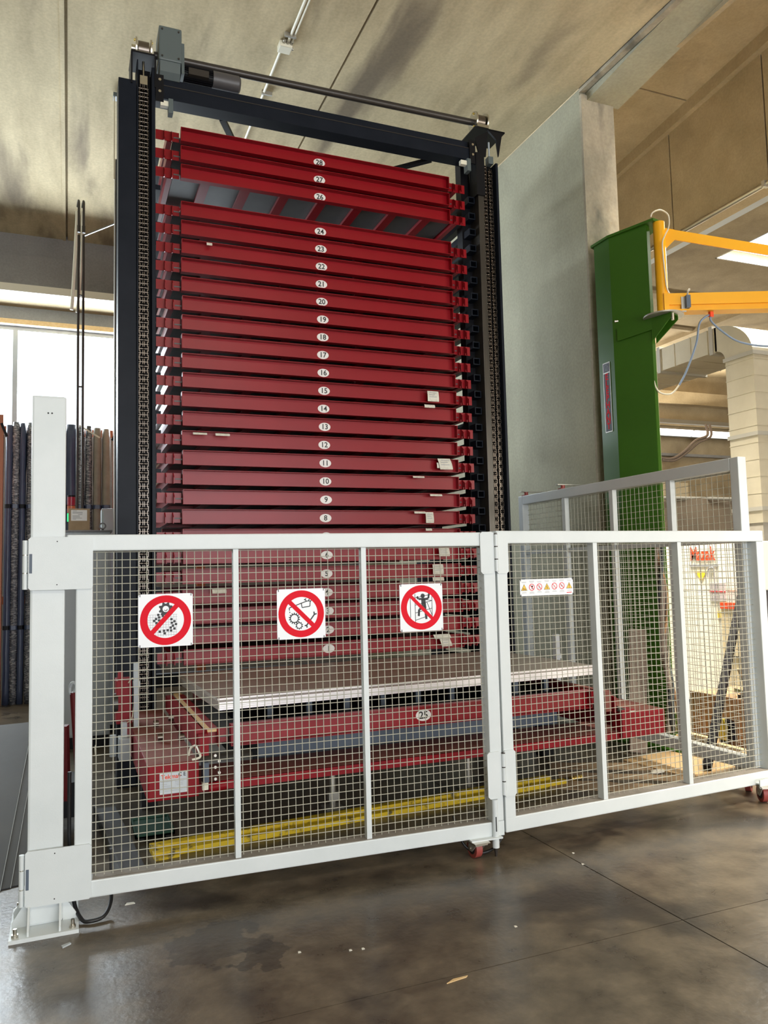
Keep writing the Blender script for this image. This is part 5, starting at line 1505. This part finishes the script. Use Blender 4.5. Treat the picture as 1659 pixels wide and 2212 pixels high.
# hardboard and cardboard on the floor
hb = thing('hardboard_sheet', 'tan hardboard sheet lying flat on the floor under the right fence', 'board', (4.15, 4.42, 0), math.radians(8))
MB().box(-0.10, 0.42, 0, 0.60, 0, 0.012).build('board', mat('tan_hardboard', (0.52, 0.35, 0.17), 0.6, color2=(0.58, 0.41, 0.21), scale=3), hb)
for i, (x, y, w, l, a, lab) in enumerate(((3.45, 4.45, 0.22, 0.85, -38, 'torn cardboard strip on the floor nearest the gate'), (3.70, 4.62, 0.14, 0.95, -34, 'second torn cardboard strip behind the first one'), (3.72, 4.95, 0.20, 0.75, -30, 'cardboard sheet on the floor below the right end box'))):
    e = thing('cardboard_strip', lab, 'cardboard', (x, y, 0), 0, 'cardboard on the floor')
    n = 9
    pts = []
    ca, sa = math.cos(math.radians(a)), math.sin(math.radians(a))
    for k in range(n + 1):
        pts.append((l * k / n * 0.0 + l * (k / n) - l / 2, -w / 2 + random.uniform(-0.012, 0.012)))
    for k in range(n, -1, -1):
        pts.append((l * (k / n) - l / 2 + random.uniform(-0.01, 0.01), w / 2 + random.uniform(-0.02, 0.02)))
    pts = [(p[0] * ca - p[1] * sa, p[0] * sa + p[1] * ca) for p in pts]
    MB().prism(pts, (0.0, 0.006), 'z').build('sheet', M_CARD, e)
e = thing('scrap_disc', 'small pale crumpled scrap on the floor among the cardboard', 'scrap', (3.95, 4.60, 0.008))
MB().prism([(-0.06, -0.01), (-0.02, -0.03), (0.05, -0.02), (0.07, 0.01), (0.02, 0.03), (-0.04, 0.02)], (0, 0.014), 'z').build('piece', M_PAPER, e)

# ducts
dk = thing('air_duct', 'galvanised rectangular duct with a curved elbow dropping at the right edge', 'duct', (8.0, 0, 0))
Z0, Z1 = 4.325, 4.650
DX = 0.85
hd = MB()
hd.box(0, DX, 7.75, 13.5, Z0, Z1)
hd.build('duct_run', M_GALV, dk)
for k in range(18):
    y = 7.9 + k * 0.31
    MB().box(-0.008, DX + 0.008, y, y + 0.012, Z0 - 0.006, Z1 + 0.006).build('seam', M_GALV, dk)
for y in (8.80, 7.80):
    MB().box(-0.02, DX + 0.02, y, y + 0.06, Z0 - 0.03, Z1 + 0.03).build('flange', M_GALVD, dk)
el = MB()
pts = []
R_o, R_i = 0.62, 0.16
yc, zc = 7.78, Z0 - 0.16
nseg = 12
for k in range(nseg + 1):
    a = PI / 2 * k / nseg
    pts.append((yc - (R_i + (Z1 - Z0)) * 1.0 * math.sin(a) * 1.25, zc + (R_i + (Z1 - Z0)) * math.cos(a)))
for k in range(nseg, -1, -1):
    a = PI / 2 * k / nseg
    pts.append((yc - R_i * math.sin(a), zc + R_i * math.cos(a)))
el.prism(pts, (0, DX), 'x')
el.build('elbow', M_GALV, dk)
ya, yb_ = yc - (R_i + (Z1 - Z0)) * 1.25, yc - R_i
MB().box(0, DX, ya, yb_, 2.0, zc).build('duct_drop', M_GALV, dk)
for k in range(10):
    z = 2.15 + k * 0.215
    MB().box(-0.006, DX + 0.006, ya - 0.006, yb_ + 0.006, z, z + 0.010).build('seam', M_GALV, dk)
for z in (zc - 0.03, 3.10, 2.15):
    MB().box(-0.02, DX + 0.02, ya - 0.02, yb_ + 0.02, z, z + 0.05).build('flange', M_GALVD, dk)
MB().box(0.02, DX - 0.02, ya + 0.02, yb_ - 0.02, 0.0, 2.0).build('lower_duct', M_TAUPE, dk)
for y in (9.6, 11.5):
    MB().cyl((0.02, y, Z1), (0.02, y, RZ), 0.008, 6).build('hanger_rod', M_GALVD, dk)

# block wall / stored mass low at the right behind the fence, grey upper cladding
structure('wall_inner', MB().box(7.6, 12.0, 12.6, 12.8, 0.0, 3.2), M_TAN)
ct = thing('curtain_tarp', 'brown folded tarpaulin wall hanging behind the tall side fence', 'tarpaulin', (7.4, 10.6, 0))
m = MB()
n = 24
vs = []
for k in range(n + 1):
    for q in range(9):
        x = 5.2 * k / n
        z = 2.65 * q / 8
        vs.append((x, 0.10 * math.sin(k * 1.1 + q * 0.35) + 0.05 * math.sin(k * 2.7), z))
nv = len(vs)
fs = []
for k in range(n):
    for q in range(8):
        a = k * 9 + q
        fs.append((a, a + 9, a + 10, a + 1))
m.add(vs, fs, True)
m.add([(v[0], v[1] + 0.02, v[2]) for v in vs], [tuple(reversed(f)) for f in fs], True)
m.build('cloth', mat('brown_tarp', (0.115, 0.085, 0.055), 0.7, color2=(0.16, 0.12, 0.08), scale=2), ct)
MB().cyl((0, 0, 2.66), (5.2, 0, 2.66), 0.03, 10).build('rail', M_GALVD, ct)
for x in (0.05, 2.6, 5.15):
    MB().box(x - 0.03, x + 0.03, 0.12, 0.18, 0, 2.66).build('post', M_GALVD, ct)

# fluorescent fittings on the far wall
for x, lab in ((13.75, 'left one of the lit tube lamps on the far right-bay wall'), (15.25, 'right one of the lit tube lamps on the far right-bay wall')):
    lf = thing('tube_lamp', lab, 'lamp', (x, 15.70, 4.86), 0, 'far tube lamps')
    MB().box(0, 1.42, -0.06, 0.06, 0.0, 0.15).build('tube', M_TUBE, lf)
    MB().box(-0.02, 1.44, 0.06, 0.20, -0.01, 0.16).build('housing', M_GREY, lf)
e = thing('cable_trunking', 'grey cable tray above the far tube lamps with two hanging brown cables', 'cable tray', (12.8, 15.6, 5.16))
MB().box(0, 5.0, 0, 0.12, 0, 0.10).build('tray', M_GALVD, e)
MB().tube([(2.75, -0.02, 0.0), (2.7, -0.1, -0.30), (2.3, -0.1, -0.45), (1.9, -0.1, -0.75), (1.5, -0.1, -0.95), (1.1, -0.1, -0.95)], 0.035, 8).build('hanging_cable', M_OLDWOOD, e)
MB().tube([(2.88, -0.02, 0.0), (2.82, -0.1, -0.32), (2.4, -0.1, -0.50), (1.98, -0.1, -0.78), (1.55, -0.1, -1.0), (1.15, -0.1, -1.0)], 0.03, 8).build('hanging_cable', M_OLDWOOD, e)

# ---------------------------------------------------------------- small floor litter
e = tag(MB().prism([(-0.045, -0.006), (0.04, 0.004), (0.05, 0.012), (-0.01, 0.012)], (0, 0.003), 'z').build('wood_chip', M_LUMBER), 'pale wood splinter on the open floor in front of the gate', 'splinter')
e.location = (1.33, 2.67, 0)
e = tag(MB().prism([(-0.02, -0.008), (0.02, -0.006), (0.022, 0.006), (-0.015, 0.010)], (0, 0.006), 'z').build('plastic_scrap', M_GREY), 'small grey scrap on the floor by the post base plate', 'scrap')
e.location = (0.0, 3.58, 0)
e.rotation_euler = (0, 0, 0.6)
e = tag(MB().prism([(-0.02, -0.01), (0.025, -0.008), (0.02, 0.008), (-0.01, 0.012)], (0, 0.003), 'z').build('paper_scrap', M_PAPER), 'white scrap on the floor right of the black cable loop', 'scrap')
e.location = (0.27, 3.90, 0)
for (x, y) in ((2.47, 3.55), (2.42, 3.40), (1.05, 3.05), (1.10, 3.04), (0.86, 3.12), (1.75, 2.95)):
    e = tag(MB().prism([(-0.006, -0.004), (0.006, -0.005), (0.005, 0.005), (-0.004, 0.006)], (0, 0.003), 'z').build('floor_crumb', M_PAPER), 'tiny white crumb on the dark floor in front of the gate', 'crumb', 'crumbs on the floor')
    e.location = (x, y, 0)
